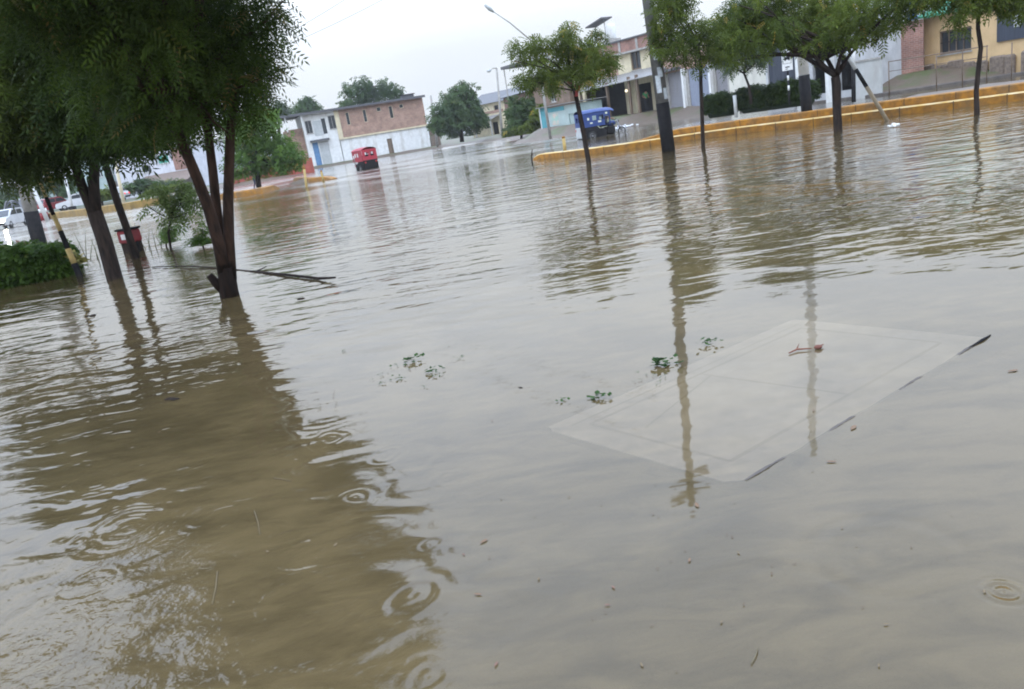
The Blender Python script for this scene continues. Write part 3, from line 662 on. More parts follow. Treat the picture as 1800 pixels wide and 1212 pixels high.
far_tree('leafy_tree', 'dark green tree over the parked cars at the left', (100, 352), 90, .2,
    [(105, 315, 14), (90, 325, 12), (115, 335, 12), (75, 335, 10), (60, 320, 16), (120, 320, 12)], 900, L_far, .9)
far_tree('leafy_tree', 'grey green tree behind the second pole and the lit car', (15, 385), 95, .2,
    [(15, 340, 18), (0, 350, 20), (30, 345, 12), (-15, 335, 20), (45, 335, 12)], 900, L_grey, .9)
street_tree('water_shrub', 'young open leaved shrub standing in the flood left of the three stemmed tree', [(300, 436), (296, 410), (300, 385)], gp(300, 438).y, (.03, .028, .02),
    [(290, 345, 16), (315, 345, 16), (335, 352, 13), (275, 330, 9), (325, 325, 13), (300, 365, 14), (262, 365, 7), (345, 370, 8), (285, 385, 9), (320, 380, 9), (338, 335, 9)], 330, leafmat('young_shrub_leaves', (.06,.10,.03), (.17,.22,.07), (.25,.25,.1)), T_MID, 1.1, group='shrubs standing in the flood water', dy=.3)
street_tree('water_shrub', 'low round leafy shrub in the water under the young open shrub', [(292, 432), (294, 418)], gp(293, 433).y-.3, (.02, .015),
    [(294, 408, 11), (285, 405, 8), (302, 402, 9), (296, 420, 8)], 160, L_lime, T_MID, .8, group='shrubs standing in the flood water', dy=.15)
street_tree('water_shrub', 'small dark shrub in the water against the three stemmed trunk', [(357, 434), (356, 422)], gp(357, 435).y, (.02, .015),
    [(352, 412, 11), (345, 420, 8), (362, 422, 9), (356, 403, 7)], 170, L_hedge, T_MID, .8, group='shrubs standing in the flood water', dy=.15)

# ---- reeds
def reeds(px_, py_, n, hgt, label):
    B = gp(px_, py_); o_ = MB()
    for i in range(n):
        a = Vector((random.uniform(-.55, .55), random.uniform(-.3, .3), -.1)); h_ = hgt*random.uniform(.5, 1.1); l = Vector((random.uniform(-.5, .5), random.uniform(-.3, .3), 1))*h_
        o_.tube([a, a+l*.5+Vector((0,0,.03)), a+l], [.012, .009, .003], 4)
    o = o_.build('reed_clump', L_olive_plain); o.location = B; return tag(o, label, 'reeds', 'reeds in the water')
L_olive_plain = mat('reed_stems', (.09,.10,.04), (.06,.07,.03), .7, 6)
reeds(155, 458, 14, .8, 'thin bare reeds in the water left of the forked trunk')
reeds(262, 438, 10, .7, 'thin bare reeds in the water right of the red litter bin')

# ---- hedges
def hedge(name, label, p0, p1, Y0, Y1, depth, hgt, n, leaf=L_hedge, z=None, group='clipped hedges'):
    a = at(*p0, Y0); b = at(*p1, Y1); z_ = z if z is not None else min(a.z, b.z)
    d = Vector((b.x-a.x, b.y-a.y, 0)); Ln = d.length; ang = math.atan2(d.y, d.x)
    r = empty(name, (a.x, a.y, z_), ang, label, 'hedge', group)
    mb = MB(); mb.box(.08, Ln-.08, .08, depth-.08, -.3, hgt-.1, bev=.12); mb.build('branch_core', mat('hedge_core', (.02,.035,.012), (.012,.02,.008), .9, 8), r)
    Vt, Qt = T_BUSH; 
    P = np.column_stack([rng.uniform(0, Ln, n), rng.uniform(0, depth, n), rng.uniform(0, hgt, n)])
    fc = rng.integers(0, 5, n)
    P[fc <= 1, 2] = hgt; P[fc == 2, 1] = 0; P[fc == 3, 1] = 0; e = rng.uniform(size=n) < .5; P[(fc == 4) & e, 0] = 0; P[(fc == 4) & ~e, 0] = Ln
    lump = .07*np.sin(P[:, 0]*3.1)+.05*np.sin(P[:, 0]*7.3+P[:, 1]*4)
    P[:, 2] += lump*P[:, 2]/hgt; P += rng.normal(0, .045, P.shape); P[:, 2] = np.maximum(P[:, 2], .02)
    RM = rotmats(n); s_ = rng.uniform(.8, 1.7, n)*1.4
    V = np.einsum('nij,vj->nvi', RM, Vt)*s_[:, None, None]+P[:, None, :]
    Q = (Qt[None]+(np.arange(n)*len(Vt))[:, None, None]).reshape(-1, 4)
    tint = np.repeat(np.clip(rng.normal(.45, .2, n), 0, .93), len(Qt))
    np_mesh('leaves', V.reshape(-1, 3), Q, leaf, r, tint)
    return r
hb = gp(-40, 520); 
hedge('clipped_hedge', 'bright green clipped hedge standing in the water at the left edge', (-60, 520), (112, 490), gp(-60, 520).y, gp(112, 487).y, 1.5, .62, 11000, z=0.0)
hedge('clipped_hedge', 'short dark clipped hedge beside the slim street tree', (1238, 199), (1289, 192), 40, 39, 1.0, .72, 2500, L_dark)
hedge('clipped_hedge', 'long dark clipped hedge below the bus stop sign', (1296, 191), (1418, 172), 39, 36, 1.0, .80, 5200, L_dark)
r = street_tree('flowering_plant', 'reddish leaved plant at the foot of the left utility pole', [(48, 446), (48, 440)], 20.5, (.03, .02), [(45, 432, 10), (60, 438, 8), (30, 440, 8), (35, 430, 7)], 240, leafmat('reddish_leaves', (.10,.035,.02), (.2,.08,.04)), T_MID, .6, group=None, dy=.2)
r['category'] = 'plant'
r = street_tree('flowering_plant', 'yellow flowering plant by the striped post in the water', [(122, 470), (120, 462)], 16.6, (.02, .015), [(118, 458, 9), (130, 462, 9), (108, 452, 6), (140, 458, 6), (124, 446, 5)], 200, leafmat('yellow_flowers_and_leaves', (.12,.14,.03), (.5,.42,.12)), T_BUSH, 2.0, group=None, dy=.2)
r['category'] = 'plant'

# ------------------------------------------------------------------ kerbs
def ribbon(mb, A, B, za, zb, mi=0):
    n = len(A); vs = [(x, y, za[i] if hasattr(za, '__len__') else za) for i, (x, y) in enumerate(A)] + [(x, y, zb[i] if hasattr(zb, '__len__') else zb) for i, (x, y) in enumerate(B)]
    mb.add(vs, [(i, i+1, n+i+1, n+i) for i in range(n-1)], mi)
def kerb_step(name, line, d0, d1, h0, hgt, parent, m):
    """profiled kerb with cast joints: front face, worn arris, top and back"""
    mb = MB(); A = offset(line, d0); A2 = offset(line, d0+.035); B = offset(line, d1)
    hz = [h*(1+.0*i) for i, h in enumerate(hgt)]
    ribbon(mb, A, A, [h0]*len(A), [h-.03 for h in hz]); ribbon(mb, A, A2, [h-.03 for h in hz], hz, 1 if isinstance(m, list) else 0); ribbon(mb, A2, B, hz, hz, 1 if isinstance(m, list) else 0); ribbon(mb, B, B, hz, [h0]*len(B))
    n = len(A)
    for i in (0, n-1):
        mb.add([(*A[i], h0), (*A[i], hz[i]-.03), (*A2[i], hz[i]), (*B[i], hz[i]), (*B[i], h0)], [(0,1,2,3,4)])
    return mb.build(name, m, parent)
def dense(line, step=.5):
    out = []
    for a, b in zip(line[:-1], line[1:]):
        n = max(1, int(math.hypot(b[0]-a[0], b[1]-a[1])/step))
        out += [(a[0]+(b[0]-a[0])*i/n, a[1]+(b[1]-a[1])*i/n) for i in range(n)]
    return out+[line[-1]]
sk_ = [(p.x, p.y) for p in (gp(1110, 323), gp(1220, 325), gp(1330, 328), gp(1440, 324), gp(1560, 318))]
mb = MB(); D_ = dense(sk_, .5); A = offset(D_, -.09); B_ = offset(D_, .09); ribbon(mb, A, B_, -.004, -.004); ribbon(mb, A, A, -.15, -.004); ribbon(mb, B_, B_, -.004, -.15)
o = mb.build('submerged_kerb', mat('submerged_yellow_paint', (.75,.42,.04), (.55,.3,.03), .7, 2.5, dirt=(.2,.15,.08), dirt_amt=.9)); tag(o, 'yellow kerb edge showing faintly through the brown water', 'kerb', 'yellow kerbs')
kr = empty('stepped_kerb', (0, 0, 0), 0, 'long two stepped yellow painted kerb curving along the right side of the flooded street', 'kerb', 'yellow kerbs')
KD = dense(KERB, .4); nK = len(KD); 
hlow = [min(.22, .02+.22*min(1, i/4)) for i in range(nK)]
M_arris = mat('worn_kerb_edge', (.52,.42,.24), (.46,.28,.06), .7, 3, dirt=(.2,.15,.08))
kerb_step('lower_step', KD, 0, .34, -.3, hlow, kr, [M_kerb, M_arris])
i0 = 16
KU = KD[i0:]; hup = [min(.44, .23+.22*min(1, i/5)) for i in range(len(KU))]
kerb_step('upper_step', KU, .345, .75, -.3, hup, kr, [M_kerb, M_kerb])
M_joint = mat('kerb_joint', (.09,.06,.03), (.05,.035,.02), .9, 6)
mb = MB()
for i in range(3, nK-1, 5):
    a = KD[i]; c = KD[i+1]; d = Vector((c[0]-a[0], c[1]-a[1], 0)).normalized(); n_ = Vector((-d.y, d.x, 0))
    Mx = Matrix(((d.x, n_.x, 0, a[0]), (d.y, n_.y, 0, a[1]), (0, 0, 1, 0), (0, 0, 0, 1)))
    if hlow[i] > .2: mb.box(-.012, .012, -.004, .05, 0, .214, M=Mx)
    if i > i0+5: mb.box(-.012, .012, .341, .40, .24, .433, M=Mx)
mb.build('joint', M_joint, kr)
# paving of the median behind the kerb
mb = MB(); A = offset(KU, .752); Bq = offset(KU, 1.2); pz = [min(.40, -.05+.09*i) for i in range(len(A))]; ribbon(mb, A, Bq, pz, [z-.06 for z in pz]); ribbon(mb, Bq, Bq, [z-.06 for z in pz], [-.3]*len(A))
o = mb.build('median_pavement', mat('dirty_pavement', (.25,.20,.15), (.15,.12,.09), .8, 2, dirt=(.1,.09,.05))); tag(o, 'dirty paved strip behind the yellow kerb', None, None, 'structure')
def simple_kerb(line, w, h, label, m=M_kerb, group='yellow kerbs', name='street_kerb', dip=0):
    D = dense(line, .6); n = len(D); hs = [h*min(1, (dip and (min(i, n-1-i)+.4)/dip) or 1) for i in range(n)]
    o = kerb_step(name, D, 0, w, -.3, hs, None, m); return tag(o, label, 'kerb', group)
simple_kerb([(p.x, p.y) for p in (gp(80, 386), gp(150, 379), gp(230, 368), gp(300, 355))][::1], .9, .5, 'far yellow kerb below the parked cars at the left', mat('dusty_yellow_kerb', (.30,.19,.05), (.2,.135,.05), .8, 1.5, dirt=(.09,.08,.05), dirt_amt=.9))
simple_kerb([(p.x, p.y) for p in (gp(375, 352), gp(420, 347), gp(462, 341), gp(492, 332))], .8, .32, 'yellow kerb nose pointing right behind the three stemmed tree', dip=2)
simple_kerb([(p.x, p.y) for p in (gp(515, 318), gp(545, 320), gp(583, 316))], .4, .24, 'small broken yellow kerb around the dirt mound', dip=2)
simple_kerb(FARK[1:7][::-1], .16, .15, 'dark wet kerb on the far side of the right hand road', mat('wet_dark_kerb', (.10,.085,.07), (.06,.05,.045), .6, 4), 'kerbs of the right hand road')

# ------------------------------------------------------------------ poles
def pole(name, label, pts, Y0, r0, r1, paint_px=None, m=M_conc, mp_=M_black, group='utility poles', height=None):
    B = at(*pts[0], Y0); r = empty(name, tuple(B), 0, label, 'pole', group)
    top = at(*pts[1], Y0)-B
    if height: top = top*(height/top.z)
    k = 0
    if paint_px:
        q = at(*paint_px, Y0)-B; k = q.length/top.length
        mb = MB(); mb.tube([(0,0,-.5), top*k], [r0*1.04, (r0+(r1-r0)*k)*1.05], 16, 0); mb.build('painted_base', mp_, r)
    mb = MB(); mb.tube([top*k*.98 if k else Vector((0,0,-.5)), top*.5 if k < .45 else top*(k+.2), top], [r0+(r1-r0)*k, r0+(r1-r0)*.5, r1], 16); sh = mb.build('shaft', m, r)
    return r, B, top
M_polec = mat('weathered_pole_concrete', (.17,.168,.16), (.11,.108,.10), .85, 5, bump=.004, dirt=(.09,.085,.075))
r, B, top = pole('utility_pole', 'tall grey concrete pole with a black painted foot at the kerb', [(1176, 266), (1139, 0)], gp(1176, 266).y, .20, .12, (1165, 181), M_polec, height=12.2)
for (zz, hh_, a0) in ((1.75, .5, 3.9), (2.2, .28, 4.4), (1.55, .32, 4.9), (2.7, .35, 4.1)):
    n = 6; rr = .20; vs = []; mb = MB()
    for j in range(n+1):
        a = a0+j*.13
        for z in (zz, zz+hh_): 
            c = top*(z/top.z); q_ = (.20-.08*z/12.2)*1.0+.008; vs.append((c.x+q_*math.cos(a), c.y+q_*math.sin(a), z))
    mb.add(vs, [(2*j, 2*j+2, 2*j+3, 2*j+1) for j in range(n)])
    mb.build('torn_poster', mat('faded_paper', (.55,.60,.62), (.40,.42,.44), .8, 9), r)
mb = MB(); c = top*(5.2/top.z); mb.tube([c+Vector((0,0,-.09)), c+Vector((0,0,.09))], .19, 14); mb.build('steel_band', M_black, r)
mb = MB()
for z in (11.2, 11.8): mb.box(-.9, .9, -.06, .06, z-.05, z+.05, M=Matrix.Translation((top.x*z/top.z, top.y*z/top.z, 0)) @ Matrix.Rotation(.5, 4, 'Z'))
mb.build('crossarm', M_conc, r)
pole('utility_pole', 'white and black pole standing on the yellow kerb', [(1419, 198), (1406, 50)], gp(1422, 222).y+.9, .17, .12, (1415, 132), M_white, group='utility poles', height=11.5)
pole('utility_pole', 'thick grey pole with a black foot rising behind the bright hedge', [(73, 446), (36, 300)], 25.5, .21, .17, (54, 372), height=8.5)
pole('marker_post', 'short white post with a black foot by the low grey wall', [(1500, 160), (1500, 62)], 36, .09, .08, (1500, 116), M_white, group='posts on the right bank')
pole('marker_post', 'white wooden post standing between the two dark hedges', [(1293, 188), (1291, 168)], 38.5, .08, .08, None, M_white, group='posts on the right bank')
pole('utility_pole', 'slim weathered pole at the corner of the brick house', [(768, 252), (757, 168)], 110, .18, .13, None, M_conc)
pole('utility_pole', 'pale slim pole far off behind the grey pole at the left', [(83, 384), (46, 308)], 66, .17, .15, None, M_white)
pole('utility_pole', 'pale slim pole beside the white car at the left', [(127, 366), (113, 308)], 74, .14, .1, None, M_white)
pole('bollard', 'small black bollard on the far left kerb', [(131, 377), (127, 363)], 70, .3, .28, None, M_black, group=None)
pole('utility_pole', 'pale slim pole in front of the lilac house', [(218, 363), (200, 268)], 74, .16, .12, None, M_cream)

# striped post
B = gp(140, 486); r = empty('striped_post', tuple(B), 0, 'leaning post striped black and yellow in the water beside the hedge', 'post')
top = at(66, 312, B.y+.3)-B; r['group'] = 'posts in the flood water'
M_stripy = mat('faded_yellow_paint', (.42,.30,.10), (.3,.22,.09), .7, 7)
ks = [-.1, .13, .28, .46, .62, .8, 1.0]
for i in range(6):
    mb = MB(); mb.tube([top*ks[i], top*ks[i+1]], .062-.006*i, 10); mb.build('yellow_band' if i % 2 else 'black_band', M_stripy if i % 2 else M_black, r)

# guy guard leaning
B = gp(1557, 212); B = Vector((B.x, B.y-.3, -.2)); e_ = at(1481, 84, B.y+1.2)
r = empty('guy_wire_guard', tuple(B), 0, 'leaning pole banded cream black and white slanting down into the water by the kerb', 'guy guard')
d = e_-B
for nm, k0, k1, m in (('cream_band', 0, .5, mat('cream_dirty', (.27,.21,.13), (.19,.15,.10), .8, 4)), ('black_band', .5, .72, M_black), ('white_band', .72, 1.02, M_white)):
    mb = MB(); mb.tube([d*k0, d*k1], .055, 10); mb.build(nm, m, r)
mb = MB(); mb.tube([d*1.0, d*2.3], .012, 6); mb.build('guy_wire', M_chrome, r)
B = gp(1572, 224); mb = MB(); [mb.ball((random.gauss(0,.05), random.gauss(0,.04), .02+random.uniform(0,.05)), random.uniform(.025,.05), 7, 5, 0, (1.3,.8,.8)) for _ in range(9)]; o = mb.build('plastic_bag', mat('white_plastic', (.7,.7,.68), (.55,.55,.52), .4, 12)); o.location = B; tag(o, 'crumpled white plastic bag floating at the foot of the leaning guard', 'bag')

# bus stop sign
B = at(1387, 168, 35.2); r = empty('bus_stop_sign', tuple(B), 0, 'white bus stop sign with black bus symbol on a black and white banded post', 'sign'); r.rotation_euler[2] = R(-22)
hgt = (at(1384, 84, 35.2)-B).z; sg = .36
nb = 5; hp = hgt-.95
for i in range(nb):
    mb = MB(); mb.tube([(0,0,hp*i/nb-(0 if i else .4)), (0,0,hp*(i+1)/nb)], .04, 8); mb.build('white_band' if i % 2 else 'black_band', M_white if i % 2 else M_black, r)
mb = MB(); mb.box(-.22, .22, -.015, .015, hp, hgt, bev=.01); pn = mb.build('sign_panel', M_white, r)
mb = MB(); y = -.018
def flat(mb, x0, x1, z0, z1, y): mb.add([(x0,y,z0),(x1,y,z0),(x1,y,z1),(x0,y,z1)], [(0,1,2,3)])
zc = hp+.55
flat(mb, -.12, .12, zc-.10, zc+.12, y); 
for sx in (-.08, .08): mb.tube([(sx, y-.001, zc-.11), (sx, y+.004, zc-.11)], .035, 10)
for (a, b_) in ((-.17, -.155), (.155, .17)): flat(mb, a, b_, zc-.25, zc+.25, y)
flat(mb, -.17, .17, zc+.25, zc+.265, y); flat(mb, -.17, .17, zc-.265, zc-.25, y)
flat(mb, -.09, .09, hp+.12, hp+.17, y); flat(mb, -.09, .02, hp+.05, hp+.08, y)
mb.build('bus_symbol', M_black, pn)
mb = MB(); 
for a, b_ in ((-.10, -.005), (.005, .10)): flat(mb, a, b_, zc+.02, zc+.09, y-.003)
mb.build('symbol_window', M_white, pn)

# street lamps
def lamp(label, base, Y0, top, arm, r=.09):
    B = at(*base, Y0); rt = empty('street_lamp', tuple(B), 0, label, 'street lamp', 'street lamps')
    T_ = at(*top, Y0)-B; A_ = at(*arm, Y0-1)-B
    mb = MB(); mb.tube([(0,0,-.5), T_], [r*1.2, r*.8], 10); mb.build('post', M_conc, rt)
    mb = MB(); mb.tube([T_, T_+(A_-T_)*.6+Vector((0,0,.12)), A_], [r*.5, r*.4, r*.35], 8); mb.build('arm', M_conc, rt)
    d = (A_-T_).normalized(); mb = MB(); mb.tube([A_-d*.1, A_+d*.25, A_+d*.65], [r*.6, r*1.5, r*.8], 8); mb.build('lamp_head', M_greypanel, rt)
lamp('street lamp with a long arm reaching left over the young red forked tree', (966, 232), 55, (941, 78), (866, 20))
lamp('slim street lamp at the mouth of the side street', (882, 236), 98, (873, 120), (862, 124), .14)

# power lines
def wire(pa, pb, Ya, Yb2, sag, label):
    a = at(*pa, Ya); b = at(*pb, Yb2); mb = MB()
    mb.tube([a.lerp(b, i/24)-Vector((0,0,sag*4*(i/24)*(1-i/24))) for i in range(25)], .010, 5); o = mb.build('power_line', M_chrome); tag(o, label, 'cable', 'overhead cables')
wire((380, 120), (1000, -290), 40, 22, .5, 'upper faint overhead cable crossing the sky beside the big tree')
wire((400, 118), (1050, -230), 40, 24, .5, 'lower faint overhead cable crossing the sky beside the big tree')

# ------------------------------------------------------------------ houses
class Facade:
    def __init__(s, name, label, cat, a, Ya, b, Yb2, zb=None, group=None):
        s.A = at(*a, Ya); s.B = at(*b, Yb2); d = s.B-s.A; d.z = 0; s.L = d.length; s.d = d.normalized()
        s.n = Vector((s.d.y, -s.d.x, 0)); s.zb = zb if zb is not None else min(s.A.z, s.B.z)
        s.root = empty(name, (s.A.x, s.A.y, s.zb), math.atan2(s.d.y, s.d.x), label, cat, group)
    def uz(s, px_, py_, out=0.0):
        r = ray(px_, py_); o = Vector((s.A.x, s.A.y, 0))+s.n*out; c = Vector((0,0,H))
        t = (o-c).dot(s.n)/r.dot(s.n); p = c+r*t
        return (p-Vector((s.A.x, s.A.y, 0))).dot(s.d), p.z-s.zb
    def rect(s, cx, cy, w, h, out=0.0):
        ln = (1677-cx)/(5312-cy)
        u0, _ = s.uz(cx-w/2, cy+.165*w/2, out); u1, _ = s.uz(cx+w/2, cy-.165*w/2, out)
        _, z1 = s.uz(cx-ln*h/2, cy-h/2, out); _, z0 = s.uz(cx+ln*h/2, cy+h/2, out)
        return (u0, u1, z0, z1)
    def part(s, name, m, fn, parent=None):
        mb = MB(); fn(mb); return mb.build(name, m, parent or s.root)
    def window(s, h, yf=.0, rec=.12, frame=M_white, glass=M_glass, bars=1, sill=True, fw=.06, name='window'):
        u0, u1, z0, z1 = h
        mb = MB(); mb.wall(u0, u1, z0, z1, [(u0+fw, u1-fw, z0+fw, z1-fw)], yf+rec-.04, .06)
        w = (u1-u0-2*fw)
        for k in range(1, bars+1): x = u0+fw+w*k/(bars+1); mb.box(x-.02, x+.02, yf+rec-.035, yf+rec+.01, z0+fw, z1-fw)
        f = mb.build(name, frame, s.root)
        g = MB(); g.box(u0+fw*.5, u1-fw*.5, yf+rec+.022, yf+rec+.035, z0+fw*.5, z1-fw*.5); g.build('glass', glass, f)
        if sill: g = MB(); g.box(u0-.06, u1+.06, yf-.06, yf+rec-.05, z0-.07, z0-.003); g.build('sill', M_conc, f)
        return f
    def door(s, h, m, yf=0.0, rec=.1, name='door', panels=True):
        u0, u1, z0, z1 = h; mb = MB(); mb.box(u0+.005, u1-.005, yf+rec, yf+rec+.05, z0, z1-.005)
        if panels:
            for a, b_ in ((.08, .46), (.54, .92)): mb.box(u0+(u1-u0)*.15, u1-(u1-u0)*.15, yf+rec-.015, yf+rec+.01, z0+(z1-z0)*a, z0+(z1-z0)*b_)
        d = mb.build(name, m, s.root)
        if panels: g = MB(); g.ball((u1-(u1-u0)*.1, yf+rec-.03, z0+(z1-z0)*.45), .04, 8, 6); g.build('handle', M_chrome, d)
        return d
def shell(mb, u0, u1, z0, z1, D, th=.2):         # side, back walls and a flat top behind a facade panel
    mb.box(u0, u0+th, th+.002, D, z0, z1-.002); mb.box(u1-th, u1, th+.002, D, z0, z1-.002); mb.box(u0+th+.002, u1-th-.002, D-th, D, z0, z1-.004); mb.box(u0+th+.002, u1-th-.002, th+.002, D-th-.002, z1-.16, z1-.01)
def slats(mb, h, y, n, th=.03, vertical=False):
    u0, u1, z0, z1 = h
    for i in range(n):
        if vertical: a = u0+(u1-u0)*i/n; mb.box(a+.01, a+(u1-u0)/n-.01, y, y+th, z0, z1)
        else: a = z0+(z1-z0)*i/n; mb.box(u0, u1, y+(i % 2)*.012, y+th, a+.004, a+(z1-z0)/n-.004)

# --- white and brick corner house
f = Facade('corner_house', 'long two storey house, white below and bare brick above, beside the red mototaxi', 'house', (548, 292), 108, (757, 257), 113, zb=.3)
uS, _ = f.uz(603, 270); _, zT = f.uz(675, 181); _, zL = f.uz(680, 233); Lh = f.L
_, zTL = f.uz(565, 203)
sh = [f.rect(611.5, 209, 6, 22), f.rect(641.5, 204, 6, 22), f.rect(665.5, 192.5, 7.5, 7.5), f.rect(687.5, 197.5, 6.5, 21.5), f.rect(705, 187, 7, 7)]
dr = f.rect(687, 259, 9, 30); dr = (dr[0], dr[1], -.2, dr[3])
wl = [f.rect(543, 224, 12, 23), f.rect(584, 215, 13, 24)]; bd = f.rect(570, 222, 7, 27)
gate = f.rect(573, 271, 16, 44); gate = (gate[0], gate[1], -.2, gate[3]); bdoor = f.rect(557, 268, 10, 34); bdoor = (bdoor[0], bdoor[1], -.2, bdoor[3])
f.part('ground_floor_wall', M_white, lambda mb: (mb.wall(uS, Lh, -.6, zL, [dr]), shell(mb, uS, Lh, -.6, zL, 9)))
f.part('brick_storey', M_brick, lambda mb: (mb.wall(uS+.5, Lh, zL+.2, zT, sh, -.1, .25), mb.box(Lh-.2, Lh, .16, 9, zL+.2, zT-.01), mb.box(uS+.5, Lh-.21, 8.8, 9, zL+.2, zT-.01)))
f.part('ledge', M_cream, lambda mb: mb.box(uS-.1, Lh+.05, -.18, .3, zL+.003, zL+.197))
f.part('corner_column', M_cream, lambda mb: mb.box(uS-.1, uS+.497, -.14, .3, zL+.2, zT-.1))
f.part('roof', M_roofdark, lambda mb: (mb.box(-4.5, Lh+.3, -.7, 9.3, zT+.02, zT+.22), mb.box(-4.5, Lh+.3, -.76, -.703, zT-.08, zT+.2)))
f.part('white_wing_wall', M_white, lambda mb: (mb.wall(0, uS-.105, -.6, zT, wl+[bd, gate, bdoor], 0, .25), mb.box(0, .2, .26, 9, -.6, zT)))
for h in sh: f.window(h, -.1, .12, M_cream, M_glass, 0, False, .05)
for h in wl: f.window(h, 0, .12, M_conc, M_glass, 1, True, .08)
f.door(dr, M_wood); f.door(bd, M_glass, name='balcony_door', panels=False); f.door(bdoor, mat('blue_door_paint', (.10,.22,.40), (.07,.16,.3), .6, 3))
f.part('roller_gate', M_greypanel, lambda mb: slats(mb, gate, .1, 16))
f.part('balcony_panel', M_greypanel, lambda mb: mb.box(bd[0]-1.2, bd[0]-.02, -.05, -.005, bd[2]-.1, bd[3]-.2))
f.part('annex_wall', M_brick, lambda mb: mb.box(-2.2, -.005, 1.5, 8, -.6, zT-1.6))
for u in (-2.2, -.1): f.part('canopy_post', M_white, lambda mb: mb.box(u, u+.15, -.5, -.35, zT-1.9, zT-.0))
f.part('gate_awning', M_roofdark, lambda mb: mb.box(bdoor[0]-.2, gate[1]+.2, -.6, -.003, gate[3]+.1, gate[3]+.35))
u0, u1, z0, z1 = f.rect(722, 160, 24, 7)
rt = empty('water_tank', tuple(f.root.matrix_basis @ Vector(((u0+u1)/2, 4, zT+.22))), f.root.rotation_euler[2], 'low dark tank housing on the roof of the brick house', 'tank')
rt.location = Vector((f.A.x, f.A.y, f.zb))+f.d*((u0+u1)/2)-f.n*3+Vector((0,0,zT+.22))
mb = MB(); mb.box(-.9, .9, -.6, .6, 0, .5, bev=.1); mb.build('tank_body', M_roofdark, rt); mb = MB(); mb.box(-1.05, 1.05, -.7, .7, .5, .6); mb.build('lid', M_black, rt)
# boundary stub right of it
w = Facade('yard_wall', 'short weathered yard wall between the brick house and its pole', 'wall', (758, 254), 113.2, (775, 250), 114, zb=.3)
w.part('masonry', M_stone, lambda mb: mb.box(.1, w.L, 0, .3, -.5, 2.7)); w.part('coping', M_conc, lambda mb: mb.box(.05, w.L+.1, -.08, .38, 2.703, 2.9))
# red fence
w = Facade('brick_fence', 'low brick red painted wall behind the layered bright green tree', 'wall', (400, 322), 78, (552, 296), 84, zb=.25)
w.part('masonry', M_redwall, lambda mb: mb.box(0, w.L, 0, .2, -.6, 1.3)); 
for u in np.arange(0, w.L, 2.4): w.part('pier', M_redwall, lambda mb: mb.box(u, u+.35, -.08, .28, -.6, 1.45))
# --- houses up the side street
f = Facade('street_house', 'far brown house with a pale porch roof at the end of the side street', 'house', (832, 236), 135, (893, 226), 128, zb=.7)
_, zt = f.uz(870, 180); _, zp = f.uz(865, 207); dh = f.rect(871, 224, 10, 18); dh = (dh[0], dh[1], -.3, dh[3])
f.part('wall', M_cream, lambda mb: (mb.wall(0, f.L, -.8, zt, [dh, f.rect(857, 222, 6, 8), f.rect(872, 190, 8, 9)]), shell(mb, 0, f.L, -.8, zt, 8)))
f.part('upper_brick', M_brick, lambda mb: mb.box(f.L*.3, f.L*.95, -.06, -.004, zp+.6, zt-1.2))
f.part('porch_roof', M_corr, lambda mb: mb.add([(-1,-2.2,zp-.25),(f.L*.85,-2.2,zp-.25),(f.L*.85,-.01,zp+.35),(-1,-.01,zp+.35),(-1,-2.2,zp-.33),(f.L*.85,-2.2,zp-.33),(f.L*.85,-.01,zp+.27),(-1,-.01,zp+.27)], [(0,1,2,3),(7,6,5,4),(0,4,5,1),(1,5,6,2),(3,7,4,0)]))
for u in (-.8, f.L*.35, f.L*.8): f.part('porch_post', M_conc, lambda mb: mb.box(u, u+.2, -2.1, -1.9, -.8, zp-.3))
f.part('roof', M_roofdark, lambda mb: mb.add([(-1,-.6,zt),(f.L+1,-.6,zt),(f.L+1,4,zt+1.8),(-1,4,zt+1.8),(f.L+1,9,zt),(-1,9,zt)], [(0,1,2,3),(3,2,4,5),(0,3,5),(1,4,2)]))
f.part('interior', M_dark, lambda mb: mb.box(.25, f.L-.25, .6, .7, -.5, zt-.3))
f = Facade('street_house', 'grey roofed house half hidden behind the tangled bush tree', 'house', (893, 228), 110, (950, 222), 98, zb=.6)
_, zt = f.uz(915, 165)
f.part('wall', M_brickred, lambda mb: (mb.wall(0, f.L, -.8, zt, [f.rect(905, 205, 8, 12), f.rect(935, 195, 8, 14)]), shell(mb, 0, f.L, -.8, zt, 8)))
f.window(f.rect(905, 205, 8, 12)); f.window(f.rect(935, 195, 8, 14))
f.part('roof', M_roofdark, lambda mb: mb.add([(-.8,-.8,zt),(f.L+.4,-.8,zt),(f.L+.4,4,zt+1.5),(-.8,4,zt+1.5),(f.L+.4,8.5,zt),(-.8,8.5,zt)], [(0,1,2,3),(3,2,4,5),(0,3,5),(1,4,2)]))
# --- turquoise kiosk
f = Facade('kiosk', 'turquoise and mint painted kiosk behind the red forked tree', 'kiosk', (966, 230), 66, (1022, 219), 63, zb=.2)
_, zt = f.uz(990, 186); kd = f.rect(1006, 212, 10, 24); kd = (kd[0], kd[1], -.1, kd[3])
f.part('front_wall', M_mint, lambda mb: (mb.wall(0, f.L, -.5, zt, [kd]), mb.box(f.L-.15, f.L, .21, 2.6, -.5, zt), mb.box(.16, f.L-.16, 2.4, 2.6, -.5, zt)))
f.part('side_wall', M_teal, lambda mb: mb.box(-.012, .15, .21, 2.6, -.5, zt))
f.part('left_panel', M_teal, lambda mb: mb.box(-.8, -.02, -.02, .10, -.5, zt+.1)); f.part('white_trim', M_white, lambda mb: mb.box(-.9, -.805, -.06, .14, -.5, zt+.1))
f.part('top_band', M_teal, lambda mb: mb.box(-.0, f.L*.55, -.03, -.004, zt-.35, zt-.01)); f.door(kd, M_mint)
